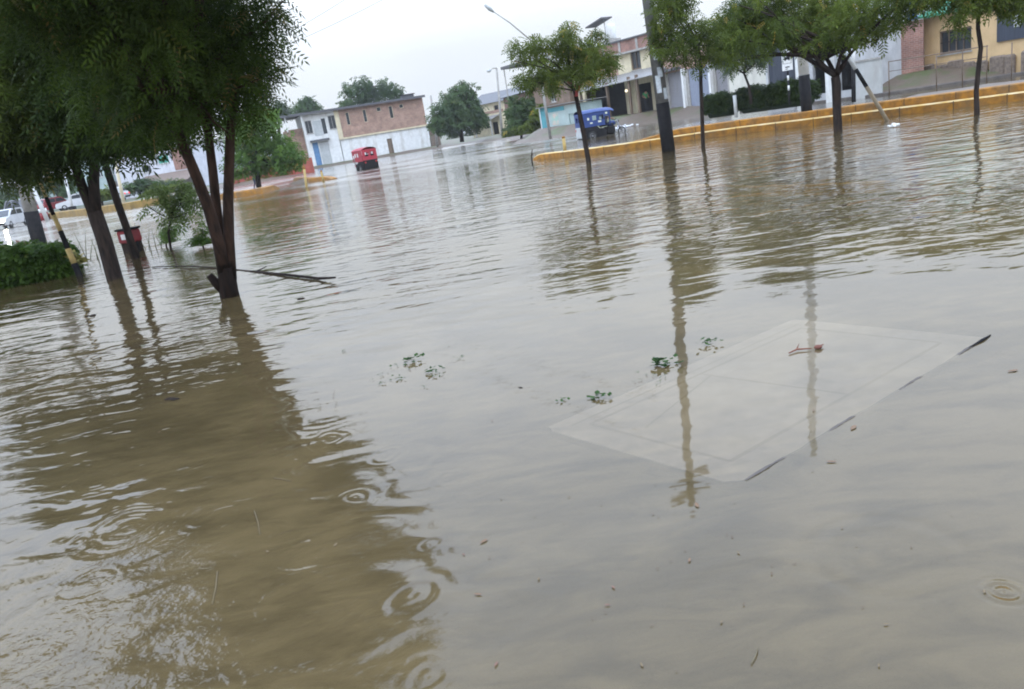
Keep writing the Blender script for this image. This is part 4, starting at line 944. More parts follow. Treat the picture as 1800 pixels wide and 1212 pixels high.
f.part('painted_mural', mat('faded_mural_paint', (.5,.42,.36), (.30,.44,.38), .7, 2.2, lo=.45, hi=.55), lambda mb: mb.box(.5, 1.25, -.012, -.003, .75, 1.65))
f.part('roof', M_corr, lambda mb: mb.box(-.9, f.L+.3, -.4, 2.9, zt+.105, zt+.17))
# --- porch house
f = Facade('porch_house', 'two storey house with a brick parapet, tall upper window and dark open porch', 'house', (1000, 222), 74, (1176, 188), 62.5, zb=.9)
_, zt = f.uz(1100, 71); _, zp = f.uz(1115, 92); Lh = f.L
uc, _ = f.uz(1088, 110)
win = f.rect(1119, 106, 17, 33); win2 = f.rect(1030, 133, 14, 20); dor = f.rect(1133, 170, 26, 46); dor = (dor[0], dor[1], -.1, dor[3])
prc = f.rect(1065, 178, 70, 62); prc = (prc[0], prc[1], -.1, prc[3])
_, zm = f.uz(1120, 130)
f.part('ground_wall', M_cream, lambda mb: (mb.wall(0, Lh, -1, zm, [dor, prc]), shell(mb, 0, Lh, -1, zm, 9)))
f.part('upper_wall', M_cream, lambda mb: (mb.wall(uc-8, Lh, zm+.01, zp, [win, win2], -.1, .25), mb.box(uc-8, uc-7.8, .16, 9, zm+.01, zp), mb.box(Lh-.2, Lh, .16, 9, zm+.01, zp)))
f.part('side_brick', M_brick, lambda mb: mb.box(uc-1.6, uc-.1, -.13, -.103, zm+.02, zp-.01))
f.part('brick_parapet', M_brickred, lambda mb: (mb.wall(uc-5, Lh, zp+.15, zt, [], -.05, .2), mb.box(uc-5, uc-4.8, .16, 9, zp+.15, zt)))
for u in np.arange(uc-4, Lh-.3, 2.1): f.part('parapet_pier', M_conc, lambda mb: mb.box(u, u+.25, -.09, .2, zp+.15, zt-.02))
f.part('slab_edge', M_conc, lambda mb: mb.box(uc-8.2, Lh+.2, -.6, 9, zp+.003, zp+.147)); f.part('parapet_coping', M_roofdark, lambda mb: mb.box(uc-5.1, Lh+.1, -.2, .3, zt+.002, zt+.12))
f.window(win, -.1, .12, M_wood, M_glass, 1, True, .1); f.window(win2, -.1, .12, M_wood, M_glass, 1)
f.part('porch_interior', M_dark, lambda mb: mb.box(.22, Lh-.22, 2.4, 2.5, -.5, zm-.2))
def canopy(mb):
    a0 = f.uz(1010, 164, 2.6); a1 = f.uz(1150, 131, 2.6); n = 60
    for k in range(n):
        u = a0[0]+(a1[0]-a0[0])*k/n; u2 = a0[0]+(a1[0]-a0[0])*(k+1)/n; z = a0[1]+(a1[1]-a0[1])*k/n; z2 = a0[1]+(a1[1]-a0[1])*(k+1)/n; w_ = .03*(k % 2); w2 = .03*((k+1) % 2)
        mb.add([(u,-2.6,z+w_),(u2,-2.6,z2+w2),(u2,-.105,z2+.75+w2),(u,-.105,z+.75+w_)], [(0,1,2,3)])
        mb.add([(u,-2.6,z+w_-.06),(u2,-2.6,z2+w2-.06),(u2,-.105,z2+.69+w2),(u,-.105,z+.69+w_)], [(3,2,1,0)])
        mb.add([(u,-2.6,z+w_-.06),(u2,-2.6,z2+w2-.06),(u2,-2.6,z2+w2),(u,-2.6,z+w_)], [(0,1,2,3)])
f.part('porch_canopy', M_corr, canopy)
for px_, py_ in ((1022, 180), (1068, 172), (1106, 160), (1120, 158)):
    u, z = f.uz(px_, py_, 2.4); f.part('porch_post', M_wood, lambda mb: mb.box(u-.09, u+.09, -2.45, -2.27, -1, f.uz(px_, 158-.265*(px_-1019), 2.5)[1]))
u, z = f.uz(1101, 160, 1.5); o = f.part('porch_lamp', mat('porch_bulb', (.9,.85,.7), None, .5, 5, emit=(1,.85,.6), estr=1.5), lambda mb: mb.ball((u, -1.5, z), .12, 10, 7))
# tank stand and slanted panel on its roof
def roof_thing(fc, px_, py_, back, name, label, cat):
    u, z = fc.uz(px_, py_, -back); r = empty(name, (0,0,0), fc.root.rotation_euler[2], label, cat); p = Vector((fc.A.x, fc.A.y, fc.zb))+fc.d*u-fc.n*back+Vector((0,0,z)); r.location = p; return r
r = roof_thing(f, 1076, 74, 1.5, 'water_tank', 'white rooftop water tank on a block plinth above the porch house', 'tank')
mb = MB(); mb.tube([(0,0,.2), (0,0,.3), (0,0,1.25), (0,0,1.45), (0,0,1.5)], [.36,.42,.42,.3,.12], 16); mb.build('tank_body', M_white, r); mb = MB(); mb.box(-.6,.6,-.5,.5,-1.2,.2); mb.build('plinth', M_conc, r)
r = roof_thing(f, 1052, 40, 1.2, 'solar_heater', 'dark slanted panel on thin legs over the porch house roof', 'solar panel')
mb = MB(); mb.box(-1.15,1.15,-.6,.6,-.05,.05, M=Matrix.Rotation(R(-10), 4, 'Y')); mb.build('panel', M_roofdark, r); mb = MB()
for x in (-.5, .75): mb.tube([(x,0,-2.2),(x,0,x*.17)], .04, 6)
mb.build('stand', M_chrome, r)
r = roof_thing(f, 902, 116, -1, 'roof_awning', 'dark flat awning on thin posts left of the red forked tree crown', 'awning')
mb = MB(); mb.box(-2.0,1.6,-.2,3.2,-.1,.16); mb.build('awning_sheet', M_roofdark, r); mb = MB()
for x in (-1.9, 1.4): mb.tube([(x,.1,-5.5),(x,.1,-.1)], .06, 6)
mb.build('post', M_conc, r)
f2 = Facade('brown_house', 'narrow brown rendered house behind the red forked tree', 'house', (948, 228), 76, (1008, 216), 72, zb=.7)
_, zt2 = f2.uz(975, 128)
f2.part('wall', mat('brown_render', (.22,.155,.115), (.15,.11,.08), .85, 2, dirt=(.09,.07,.055)), lambda mb: (mb.wall(0, f2.L, -1, zt2, [f2.rect(972, 172, 9, 16)]), shell(mb, 0, f2.L, -1, zt2, 7))); f2.window(f2.rect(972, 172, 9, 16)); f2.part('roof', M_corr, lambda mb: mb.box(-.3, f2.L+.3, -.6, 7.2, zt2+.01, zt2+.15))
# --- gates
f = Facade('gated_house', 'low house front with two grey metal gates between white posts', 'house', (1168, 192), 61.5, (1284, 172), 52, zb=.75)
_, zg = f.uz(1230, 117); _, zt = f.uz(1200, 93); Lh = f.L
g1 = f.rect(1189, 152, 28, 66); g2 = f.rect(1231, 151, 40, 62); g3 = f.rect(1269, 148, 20, 60)
gs = [(g[0], g[1], -.15, zg) for g in (g1, g2, g3)]
f.part('wall', M_conc, lambda mb: (mb.wall(0, Lh, -.9, zg+.002, gs), shell(mb, 0, Lh, -.9, zg, 8)))
f.part('brick_upper', M_brick, lambda mb: (mb.wall(-1, Lh, zg+.01, zt, []), mb.box(-1, -.8, .21, 8, zg+.01, zt), mb.box(Lh-.2, Lh, .21, 8, zg+.01, zt)))
for g, m in zip(gs, (M_steelgrey, mat('blue_grey_steel', (.22,.25,.31), (.18,.2,.26), .45, 2), M_steelgrey)): f.part('metal_gate', m, lambda mb: slats(mb, g, .08, 12, .04, True))
for u in (g1[1]+.15, g2[1]+.12): f.part('white_post', M_white, lambda mb: mb.box(u-.14, u+.14, -.22, -.004, -.9, zg+.1))
f.part('gate_awning', M_roofdark, lambda mb: mb.box(g1[0], g1[1]-.3, -.5, -.003, zg+.12, zg+.3))
# --- cream wall house
f = Facade('cream_house', 'plain cream white house front behind the double stemmed tree', 'house', (1284, 174), 50, (1348, 162), 47, zb=.7)
_, zt = f.uz(1310, 40)
f.part('wall', mat('bone_white_paint', (.58,.57,.50), (.50,.49,.43), .75, 1.5, dirt=(.3,.28,.24)), lambda mb: (mb.wall(0, f.L, -.9, zt, [f.rect(1325, 90, 18, 24)]), shell(mb, 0, f.L, -.9, zt, 8))); f.window(f.rect(1325, 90, 18, 24)); f.part('roof', M_conc, lambda mb: mb.box(-.2, f.L+.2, -.5, 8.2, zt+.005, zt+.2))
# --- dark fronted house
f = Facade('dark_fronted_house', 'house front with navy garage door, white pillars and black openings', 'house', (1348, 164), 46.5, (1504, 140), 41, zb=.65)
_, zt = f.uz(1430, 20); ng = f.rect(1376, 118, 54, 80); ng = (ng[0], ng[1], -.15, ng[3]); o1 = f.rect(1440, 112, 24, 76); o1 = (o1[0], o1[1], -.15, o1[3]); o2 = f.rect(1487, 108, 26, 72); o2 = (o2[0], o2[1], -.15, o2[3])
f.part('wall', mat('pale_grey_paint', (.45,.46,.47), (.37,.38,.39), .75, 1.5, dirt=(.25,.24,.22)), lambda mb: (mb.wall(0, f.L, -.9, zt, [ng, o1, o2]), shell(mb, 0, f.L, -.9, zt, 8)))
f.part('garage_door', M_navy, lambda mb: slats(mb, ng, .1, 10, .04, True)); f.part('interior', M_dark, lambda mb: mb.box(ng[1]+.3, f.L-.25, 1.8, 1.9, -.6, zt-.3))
for u in (ng[1]+.25, o1[1]+.35): f.part('pillar', M_white, lambda mb: mb.box(u-.2, u+.2, -.3, -.004, -.9, ng[3]+.2))
f.part('roof', M_conc, lambda mb: mb.box(-.2, f.L+.2, -.6, 8.2, zt+.005, zt+.2))
w = Facade('garden_wall', 'low pale grey garden wall behind the leaning guard', 'wall', (1500, 158), 40.5, (1549, 148), 39.5, zb=.5)
_, zt = w.uz(1525, 107); w.part('masonry', mat('pale_wall_render', (.42,.43,.42), (.36,.37,.36), .8, 2, dirt=(.25,.23,.2)), lambda mb: mb.box(0, w.L, 0, .2, -.8, zt)); w.part('coping', M_conc, lambda mb: mb.box(-.05, w.L+.05, -.05, .25, zt+.003, zt+.09))
# --- brick neighbour
f = Facade('brick_house', 'bare red brick front with a white pillar and blue tarp, next to the ochre house', 'house', (1551, 138), 43.0, (1624, 126), 42.0, zb=.7)
_, zt = f.uz(1592, 40); up, _ = f.uz(1564, 90); uj, _ = f.uz(1553, 90)
f.part('wall', M_brickred, lambda mb: (mb.wall(up, f.L, -.9, zt, []), mb.box(f.L-.2, f.L, .21, 7, -.9, zt), mb.box(up, up+.2, .21, 7, -.9, zt)))
f.part('pillar', M_conc, lambda mb: mb.box(uj, up-.005, -.1, .3, -.9, zt+.1)); f.part('blue_tarp', M_bluetarp, lambda mb: mb.box(f.rect(1595, 28, 34, 16)[0], f.rect(1595, 28, 34, 16)[1], .5, 4, zt+.05, zt+.95, bev=.1)); f.part('roof_edge', M_conc, lambda mb: mb.box(up, f.L, -.15, 7, zt+.002, zt+.045))
# --- ochre house
f = Facade('ochre_house', 'ochre yellow house with a barred window, dark board and green roof edge at the right', 'house', (1625, 122), 43, (1905, 84), 35, zb=.85)
ow = f.rect(1679, 72, 57, 42); bo = f.rect(1782, 41, 54, 58); zt = f.uz(1640, 27)[1]; zt2 = f.uz(1780, -5)[1]
f.part('wall', M_yellowhouse, lambda mb: (mb.wall(0, f.L, -.9, zt, [ow]), shell(mb, 0, f.L, -.9, zt, 8)))
wd = f.window(ow, 0, .12, M_wood, M_glass, 3, True, .09)
mb = MB(); mb.box(ow[0]+.06, ow[1]-.06, .02, .05, (ow[2]+ow[3])/2-.02, (ow[2]+ow[3])/2+.02); mb.build('window_bar', M_black, wd)
bd_ = f.part('dark_board', M_navy, lambda mb: mb.box(bo[0], bo[1]+1.0, -.1, -.004, bo[2], bo[3])); pr = f.rect(1789, 36, 13, 22, .11)
mb = MB(); mb.box(pr[0], pr[1], -.112, -.102, pr[2], pr[3]); mb.build('paper_notice', M_white, bd_)
f.part('stone_plinth', M_stone, lambda mb: [mb.box(u, u+random.uniform(.5, .9), -random.uniform(.12, .3), -.004, -.9, random.uniform(.05, .28), bev=.08) for u in np.arange(0, f.L, .8)])
gr = f.rect(1668, 16, 62, 16)
f.part('green_roof', M_greenroof, lambda mb: mb.add([(-.2,-.5,zt+.02),(gr[1]+.6,-.5,zt+.02),(gr[1]+.6,3,zt+1.0),(-.2,3,zt+1.0),(-.2,-.5,zt-.1),(gr[1]+.6,-.5,zt-.1),(gr[1]+.6,3,zt+.9),(-.2,3,zt+.9)], [(0,1,2,3),(7,6,5,4),(0,4,5,1),(1,5,6,2),(3,7,4,0)]))
f.part('eaves_board', M_cream, lambda mb: mb.box(gr[1]+.7, f.L, -.3, .3, zt+.02, zt+.2))
fr_ = Facade('rail_fence', 'thin rusty rail fence in front of the ochre house', 'fence', (1560, 134), 38.6, (1790, 112), 34.5, zb=.6)
for q in ((1646, 97), (1735, 80), (1779, 75), (1562, 108), (1692, 88)):
    u, z = fr_.uz(*q); fr_.part('post', M_wood, lambda mb: mb.tube([(u,0,-.6),(u,0,z)], .026, 6))
u0, z0 = fr_.uz(1562, 109); u1, z1 = fr_.uz(1737, 81); fr_.part('rail', M_wood, lambda mb: mb.tube([(u0,0,z0),(u1,0,z1)], .022, 6)); fr_.part('rail', M_wood, lambda mb: mb.tube([(u0,0,z0-.45),(u1,0,z1-.45)], .016, 6))
# --- left distant houses
f = Facade('lilac_house', 'lilac white house with green shutter and brown awning seen between the trunks', 'house', (215, 352), 94, (345, 328), 90, zb=.3)
_, zt = f.uz(290, 262); a = f.rect(257, 298, 17, 12); b_ = f.rect(286, 280, 20, 16); c = f.rect(216, 318, 9, 18); zA = f.uz(300, 308)[1]
f.part('wall', M_lilac, lambda mb: (mb.wall(0, f.L, -.8, zt, [a, b_]), shell(mb, 0, f.L, -.8, zt, 8))); f.window(a, 0, .12, M_white, M_glass, 1); f.window(b_, 0, .12, M_white, mat('green_shutter', (.06,.3,.22), (.05,.24,.18), .6, 3), 1)
f.part('awning', mat('brown_awning_sheet', (.20,.15,.12), (.13,.10,.085), .7, 3, stretch=(6,1,1)), lambda mb: mb.add([(f.L*.4,-2.2,zA-.7),(f.L+1,-2.2,zA-.7),(f.L+1,-.005,zA+.3),(f.L*.4,-.005,zA+.3),(f.L*.4,-2.2,zA-.8),(f.L+1,-2.2,zA-.8),(f.L+1,-.005,zA+.2),(f.L*.4,-.005,zA+.2)], [(0,1,2,3),(7,6,5,4),(0,4,5,1),(3,7,4,0),(1,5,6,2)]))
f.part('parapet', M_conc, lambda mb: mb.box(-.2, f.L+.2, -.2, 8.2, zt+.005, zt+.35)); f.part('brick_band', M_brickred, lambda mb: mb.box(f.L*.8, f.L, -.04, -.003, zA+.4, zt-.1))
f = Facade('grey_house', 'grey green two storey house left of the lilac house', 'house', (150, 362), 98, (212, 350), 96, zb=.3)
_, zt = f.uz(180, 272); a = f.rect(200, 300, 10, 14); b_ = f.rect(175, 305, 9, 14); c = f.rect(205, 330, 7, 22)
f.part('wall', M_mint, lambda mb: (mb.wall(0, f.L, -.8, zt, [a, b_, c]), shell(mb, 0, f.L, -.8, zt, 8))); f.window(a); f.window(b_); f.door(c, M_wood); f.part('cornice', M_white, lambda mb: mb.box(-.2, f.L+.2, -.3, 8.2, zt+.004, zt+.25))
f = Facade('green_house', 'long pale green wall behind the parked cars at the far left', 'house', (-40, 392), 104, (148, 362), 100, zb=.3)
_, zt = f.uz(80, 318)
f.part('wall', M_mint, lambda mb: (mb.wall(0, f.L, -.8, zt, [f.rect(100, 340, 10, 10), f.rect(60, 345, 10, 10)]), shell(mb, 0, f.L, -.8, zt, 8))); f.window(f.rect(100, 340, 10, 10)); f.window(f.rect(60, 345, 10, 10)); f.part('roof', M_corr, lambda mb: mb.box(-.2, f.L+.2, -.8, 8.2, zt+.004, zt+.2))

# ------------------------------------------------------------------ vehicles
def wheel(parent, x, y, z, r, w=.06):
    wm = MB(); wm.tube([(0,-w*.4,0),(0,w*.4,0)], r*.22, 10); h = wm.build('wheel', M_chrome, parent); h.location = (x, y, z)
    t = MB(); t.torus(r-w*.5, w*.5, 22, 8); t.build('tyre', M_rubber, h)
    s_ = MB(); s_.torus(r-w*1.1, w*.18, 22, 6)
    for k in range(8): a = k*math.pi/4; s_.tube([(0,0,0),((r-w)*math.cos(a),0,(r-w)*math.sin(a))], .008, 5)
    s_.build('rim', M_chrome, h)
def mototaxi(loc, rz, label, mcan, mbody, mrear):
    r = empty('mototaxi', loc, rz, label, 'mototaxi', 'mototaxis driving through the flood')
    W_ = .62
    mb = MB(); mb.prism([(-1.25,.14),(.15,.12),(.2,.42),(.12,.62),(-.2,.60),(-.35,.78),(-1.22,.82),(-1.3,.6)], -W_, W_); mb.build('body', mbody, r)
    mb = MB(); mb.box(-1.36,-1.262,-W_+.03,W_-.03,.2,.84, bev=.03); mb.build('rear_panel', mrear, r)
    # canvas canopy: arched roof, side curtains with small windows, rear curtain
    mb = MB(); n = 10; prof = [(-W_-.04+ (2*W_+.08)*k/n, 1.60+.20*math.sin(math.pi*k/n)**.6) for k in range(n+1)]
    xs = (-1.34, -.4, .55, .78); dz = (0, .03, .0, -.07)
    vs = [(x, y, z+d) for x, d in zip(xs, dz) for y, z in prof]; m_ = n+1
    mb.add(vs, [(i*m_+k, (i+1)*m_+k, (i+1)*m_+k+1, i*m_+k+1) for i in range(3) for k in range(n)], 0, True)
    vs2 = [(x, y*.985, z+d-.03) for x, d in zip(xs, dz) for y, z in prof]; mb.add(vs2, [(i*m_+k, i*m_+k+1, (i+1)*m_+k+1, (i+1)*m_+k) for i in range(3) for k in range(n)], 0, True)
    mb.build('canopy', mcan, r)
    for sy in (-1, 1):
        mb = MB(); y = sy*W_
        mb.wall(-1.30, .52, .80, 1.61, [(-.62,-.36,1.14,1.42), (-.18,.10,1.14,1.42), (.16,.44,.82,1.30)], y-.012, .024); mb.build('side_curtain', mcan, r)
    Mr = Matrix.Translation((-1.31, 0, 0)) @ Matrix.Rotation(R(90), 4, 'Z')
    mb = MB(); mb.wall(-W_+.02, W_-.02, .83, 1.64, [(-.36,-.08,1.12,1.42), (.08,.36,1.12,1.42)], 0, .02, 0, Mr); mb.build('rear_curtain', mcan, r)
    mb = MB()
    for sy in (-1, 1): mb.tube([(.2, sy*(W_-.03), .4), (.5, sy*(W_-.03), 1.0), (.55, sy*(W_-.03), 1.62)], .022, 6); mb.tube([(-1.28, sy*(W_-.05), .5), (-1.3, sy*(W_-.05), 1.62)], .022, 6)
    mb.build('frame', M_black, r)
    mb = MB(); mb.box(-1.1,-.3,-W_+.06,W_-.06,.62,.80, bev=.05); mb.box(-1.22,-1.06,-W_+.06,W_-.06,.8,1.25, bev=.04); mb.build('seat', M_black, r)
    mb = MB(); mb.box(.0,.55,-.13,.13,.70,.80, bev=.05); mb.build('rider_seat', M_black, r)
    mb = MB(); mb.tube([(.5,0,.72),(.65,0,.80),(.95,0,.82),(1.05,0,.76)], [.08,.15,.15,.07], 10); mb.build('fuel_tank', mcan, r)
    mb = MB(); mb.box(.30,.95,-.24,.24,.16,.66, bev=.08); mb.build('leg_shield', M_black, r)
    mb = MB(); mb.tube([(.35,0,.35),(.75,0,.32),(.95,0,.6)], [.12,.17,.08], 10); mb.build('engine', M_chrome, r)
    mb = MB(); 
    for sy in (-.09, .09): mb.tube([(1.42,sy,.27),(1.12,sy,.95)], .028, 8)
    mb.build('fork', M_chrome, r)
    mb = MB(); mb.tube([(.98,-.38,1.04),(1.08,-.15,1.0),(1.08,.15,1.0),(.98,.38,1.04)], .018, 8); mb.build('handlebar', M_black, r)
    mb = MB(); mb.tube([(1.13,0,.88),(1.24,0,.88),(1.27,0,.88)], [.05,.1,.09], 12); mb.build('headlight', M_glass, r)
    mb = MB(); pr = [(1.42+.34*math.cos(a), .27+.34*math.sin(a)) for a in [R(q) for q in range(20, 171, 15)]]
    vs = [(x, y, z) for x, z in pr for y in (-.07, .07)]; mb.add(vs, [(2*i, 2*i+1, 2*i+3, 2*i+2) for i in range(len(pr)-1)], 0, True); mb.build('mudguard', mcan, r)
    wheel(r, 1.42, 0, .27, .27, .08); wheel(r, -.75, -.68, .27, .27, .10); wheel(r, -.75, .68, .27, .27, .10)
    for sy in (-.45, .45): mb = MB(); mb.box(-1.385,-1.365, sy-.06, sy+.06,.62,.74); mb.build('tail_light', mat('tail_red', (.4,.02,.02), None, .3, 5), r)
    return r
M_redcan = mat('crimson_canvas', (.34,.022,.038), (.26,.018,.03), .6, 5); M_bluecan = mat('royal_blue_canvas', (.020,.047,.17), (.015,.035,.13), .55, 5)
p = gp(642, 298); mototaxi((p.x, p.y, -.16), R(122), 'crimson canopied mototaxi wading in front of the white house', M_redcan, M_black, M_black)
p = gp(1057, 240); bt = mototaxi((p.x, p.y+.3, -.15), R(12), 'royal blue canopied mototaxi pushing a white wake behind the kerb nose', M_bluecan, M_black, M_greypanel)
mb = MB()
for (x, z, w_, h_) in ((-.8, .98, .16, .08), (-.95, 1.2, .12, .14), (.22, 1.42, .14, .1), (-.28, 1.0, .2, .1)): mb.box(x, x+w_, -.64, -.635, z, z+h_)
mb.build('painted_emblem', mat('pale_emblem', (.5,.55,.3), (.6,.6,.6), .6, 12), bt)
# driver of the blue one
def person(loc, rz, label, joints, shirt, trousers, parent=None, group=None, h=1.65):
    """one skinned body; joints = dict overrides"""
    J = dict(pel=(0,0,.92), chest=(0,.0,1.28), neck=(0,0,1.46), head=(0,-.02,1.56), top=(0,-.02,1.68), lsh=(.18,0,1.40), lel=(.24,.02,1.12), lh=(.22,-.12,.90), rsh=(-.18,0,1.40), rel=(-.24,.02,1.12), rh=(-.22,-.12,.90), lhip=(.09,0,.88), lk=(.10,-.03,.48), lf=(.10,.02,.06), lt=(.11,-.14,.04), rhip=(-.09,0,.88), rk=(-.10,-.03,.48), rf=(-.10,.02,.06), rt=(-.11,-.14,.04))
    J.update(joints or {}); rad = dict(pel=.14, chest=.15, neck=.055, head=.095, top=.075, lsh=.065, rsh=.065, lel=.045, rel=.045, lh=.038, rh=.038, lhip=.09, rhip=.09, lk=.06, rk=.06, lf=.045, rf=.045, lt=.035, rt=.035)
    ks = list(J); E = [('pel','chest'),('chest','neck'),('neck','head'),('head','top'),('chest','lsh'),('lsh','lel'),('lel','lh'),('chest','rsh'),('rsh','rel'),('rel','rh'),('pel','lhip'),('lhip','lk'),('lk','lf'),('lf','lt'),('pel','rhip'),('rhip','rk'),('rk','rf'),('rf','rt')]
    me = bpy.data.meshes.new('person'); me.from_pydata([J[k] for k in ks], [(ks.index(a), ks.index(b)) for a, b in E], []); o = bpy.data.objects.new('person', me); COL.objects.link(o)
    md = o.modifiers.new('skin', 'SKIN'); 
    for i, k in enumerate(ks): me.skin_vertices[0].data[i].radius = (rad[k], rad[k]*.9); me.skin_vertices[0].data[i].use_root = (k == 'pel')
    o.modifiers.new('sub', 'SUBSURF').levels = 2
    dg = bpy.context.evaluated_depsgraph_get(); me2 = bpy.data.meshes.new_from_object(o.evaluated_get(dg)); o.modifiers.clear(); o.data = me2; me2.name = 'person'
    me2.materials.clear()
    for m in (M_skin, shirt, trousers, M_black): me2.materials.append(m)
    pel = J['pel'][2]
    for pl in me2.polygons:
        c = pl.center; d = lambda k: (c-Vector(J[k])).length
        near = min(ks, key=d)
        pl.material_index = 0 if near in ('neck','head','lh','rh','lel','rel') else 1 if near in ('chest','lsh','rsh') else 3 if near in ('top','lt','rt') else 2
        if near == 'pel' and c.z > pel+.06: pl.material_index = 1
        pl.use_smooth = True
    o.location = loc; o.rotation_euler = (0,0,rz); tag(o, label, 'person', group)
    if not label.startswith('driver'):
        fm = MB(); hd = Vector(J['head']); fm.ball((hd.x, hd.y-.085, hd.z-.02), .016, 6, 5); fm.ball((hd.x, hd.y-.08, hd.z-.06), .014, 6, 4, 0, (1.6,.6,.6))
        fm.build('face_detail', M_skin, o); hr_ = MB(); hr_.ball((hd.x, hd.y+.012, hd.z+.05), .108, 12, 8, 0, (.95,1,.95)); hr_.build('hair', M_black, o)
    return o
M_greenshirt = mat('green_shirt', (.05,.30,.10), (.04,.24,.08), .8, 8); M_darktr = mat('dark_trousers', (.025,.025,.03), None, .8, 8)
q = at(1137, 191, 63.5); person((q.x, q.y, gz(q.x, q.y)), R(15), 'person in a green shirt and dark trousers standing in the dark porch', dict(head=(0,-.10,1.52), top=(0,-.12,1.63), neck=(0,-.06,1.43), chest=(0,-.04,1.26), lh=(.12,-.32,1.0), rh=(-.12,-.32,1.0)), M_greenshirt, M_darktr)
q = at(446, 309, 60); person((q.x, q.y, -.12), R(60), 'person in a pale top wading far off in front of the red fence', dict(lf=(.1,-.18,.06), rf=(-.1,.2,.08), lt=(.11,-.32,.04), rt=(-.11,.06,.03)), mat('pale_pink_top', (.6,.45,.4), None, .8, 8), mat('navy_trousers', (.03,.04,.09), None, .8, 8))
seat = dict(pel=(0,0,.92), chest=(0,-.05,1.22), neck=(0,-.07,1.40), head=(0,-.09,1.50), top=(0,-.09,1.62), lsh=(.17,-.05,1.34), rsh=(-.17,-.05,1.34), lel=(.25,-.25,1.15), rel=(-.25,-.25,1.15), lh=(.33,-.50,1.08), rh=(-.33,-.50,1.08), lhip=(.1,-.05,.88), rhip=(-.1,-.05,.88), lk=(.2,-.42,.80), rk=(-.2,-.42,.80), lf=(.2,-.35,.42), rf=(-.2,-.35,.42), lt=(.2,-.5,.38), rt=(-.2,-.5,.38))
Mb = bt.matrix_basis.copy(); Mb = Matrix.Translation(bt.location) @ Matrix.Rotation(R(12), 4, 'Z')
pos = Mb @ Vector((.40, 0, -.02)); person(pos, R(12+90), 'driver in a grey shirt astride the blue mototaxi', seat, mat('grey_shirt', (.2,.2,.22), None, .8, 8), M_darktr)

def car(loc, rz, label, m, lights=False, van=False):
    r = empty('parked_car', loc, rz, label, 'car', 'cars at the far left kerb')
    h = 1.85 if van else 1.46
    mb = MB(); mb.prism([(-2.05,.32),(2.05,.32),(2.1,.55),(2.0,.78),(1.1,.92),(-1.95,.95),(-2.1,.7)], -.82, .82); mb.build('body', m, r)
    mb = MB(); mb.prism([(-1.85,.952),(1.0,.93),(.35,h-.04),(.1,h),(-1.3,h),(-1.6,h-.08)], -.72, .72); mb.build('cabin', m, r)
    for sy in (-1, 1):
        mb = MB(); y = sy*.724
        for pr in ([(-1.45,1.0),(-.45,1.0),(-.45,h-.12),(-1.3,h-.12)], [(-.36,1.0),(.78,1.0),(.28,h-.12),(-.36,h-.12)]): mb.prism(pr, min(y, y+sy*.006), max(y, y+sy*.006))
        mb.build('side_window', M_glass, r)
    mb = MB(); e = .012; mb.add([(1.0+e,-.64,.97),(1.0+e,.64,.97),(.40+e,.60,h-.07),(.40+e,-.60,h-.07)], [(0,1,2,3)]); mb.build('windscreen', M_glass, r)
    mb = MB(); mb.add([(-1.84,-.62,1.0),(-1.84,.62,1.0),(-1.66,.6,h-.12),(-1.66,-.6,h-.12)], [(3,2,1,0)]); mb.build('rear_window', M_glass, r)
    for x in (-1.3, 1.3):
        for sy in (-.76, .76): wheel(r, x, sy, .3, .3, .18)
    ml = mat('lit_headlight', (1,1,.95), None, .3, 5, emit=(1,.96,.86), estr=300) if lights else M_greypanel
    for sy in (-.58, .58): mb = MB(); mb.ball((2.04, sy, .62), .14, 10, 7, 0, (.5,1.1,.8)); mb.build('headlight', ml, r)
    for sy in (-.6, .6): mb = MB(); mb.box(-2.12,-2.06, sy-.13, sy+.13,.64,.8); mb.build('tail_light', mat('tail_red_lit', (.6,.03,.03), None, .3, 5, emit=(1,.05,.03), estr=.8), r)
    for xa in (2.08, -2.14): mb = MB(); mb.box(xa,xa+.05,-.7,.7,.36,.5, bev=.02); mb.build('bumper', M_black, r)
    return r
M_wcar = mat('white_car_paint', (.50,.51,.52), (.42,.43,.44), .3, 2); M_rcar = mat('dark_red_car_paint', (.20,.02,.025), None, .3, 2); M_gcar = mat('grey_car_paint', (.22,.23,.26), None, .3, 2)
for (px_, py_, Y0, rz, label, m, li, vn) in ((146, 370, 79, R(188), 'white car parked left of the forked trunk', M_wcar, False, False), (100, 372, 81, R(70), 'dark red car with its tail lamps towards the street', M_rcar, False, False), (35, 384, 80, R(160), 'grey van parked behind the far left pole', M_gcar, False, True), (190, 360, 80, R(185), 'white car half hidden behind the slender tree', M_wcar, False, False), (14, 396, 62, R(-82), 'white car with both headlamps lit at the left edge', M_wcar, True, False)):
    q = at(px_, py_, Y0); car((q.x, q.y, max(gz(q.x, q.y), -.02)), rz, label, m, li, vn)

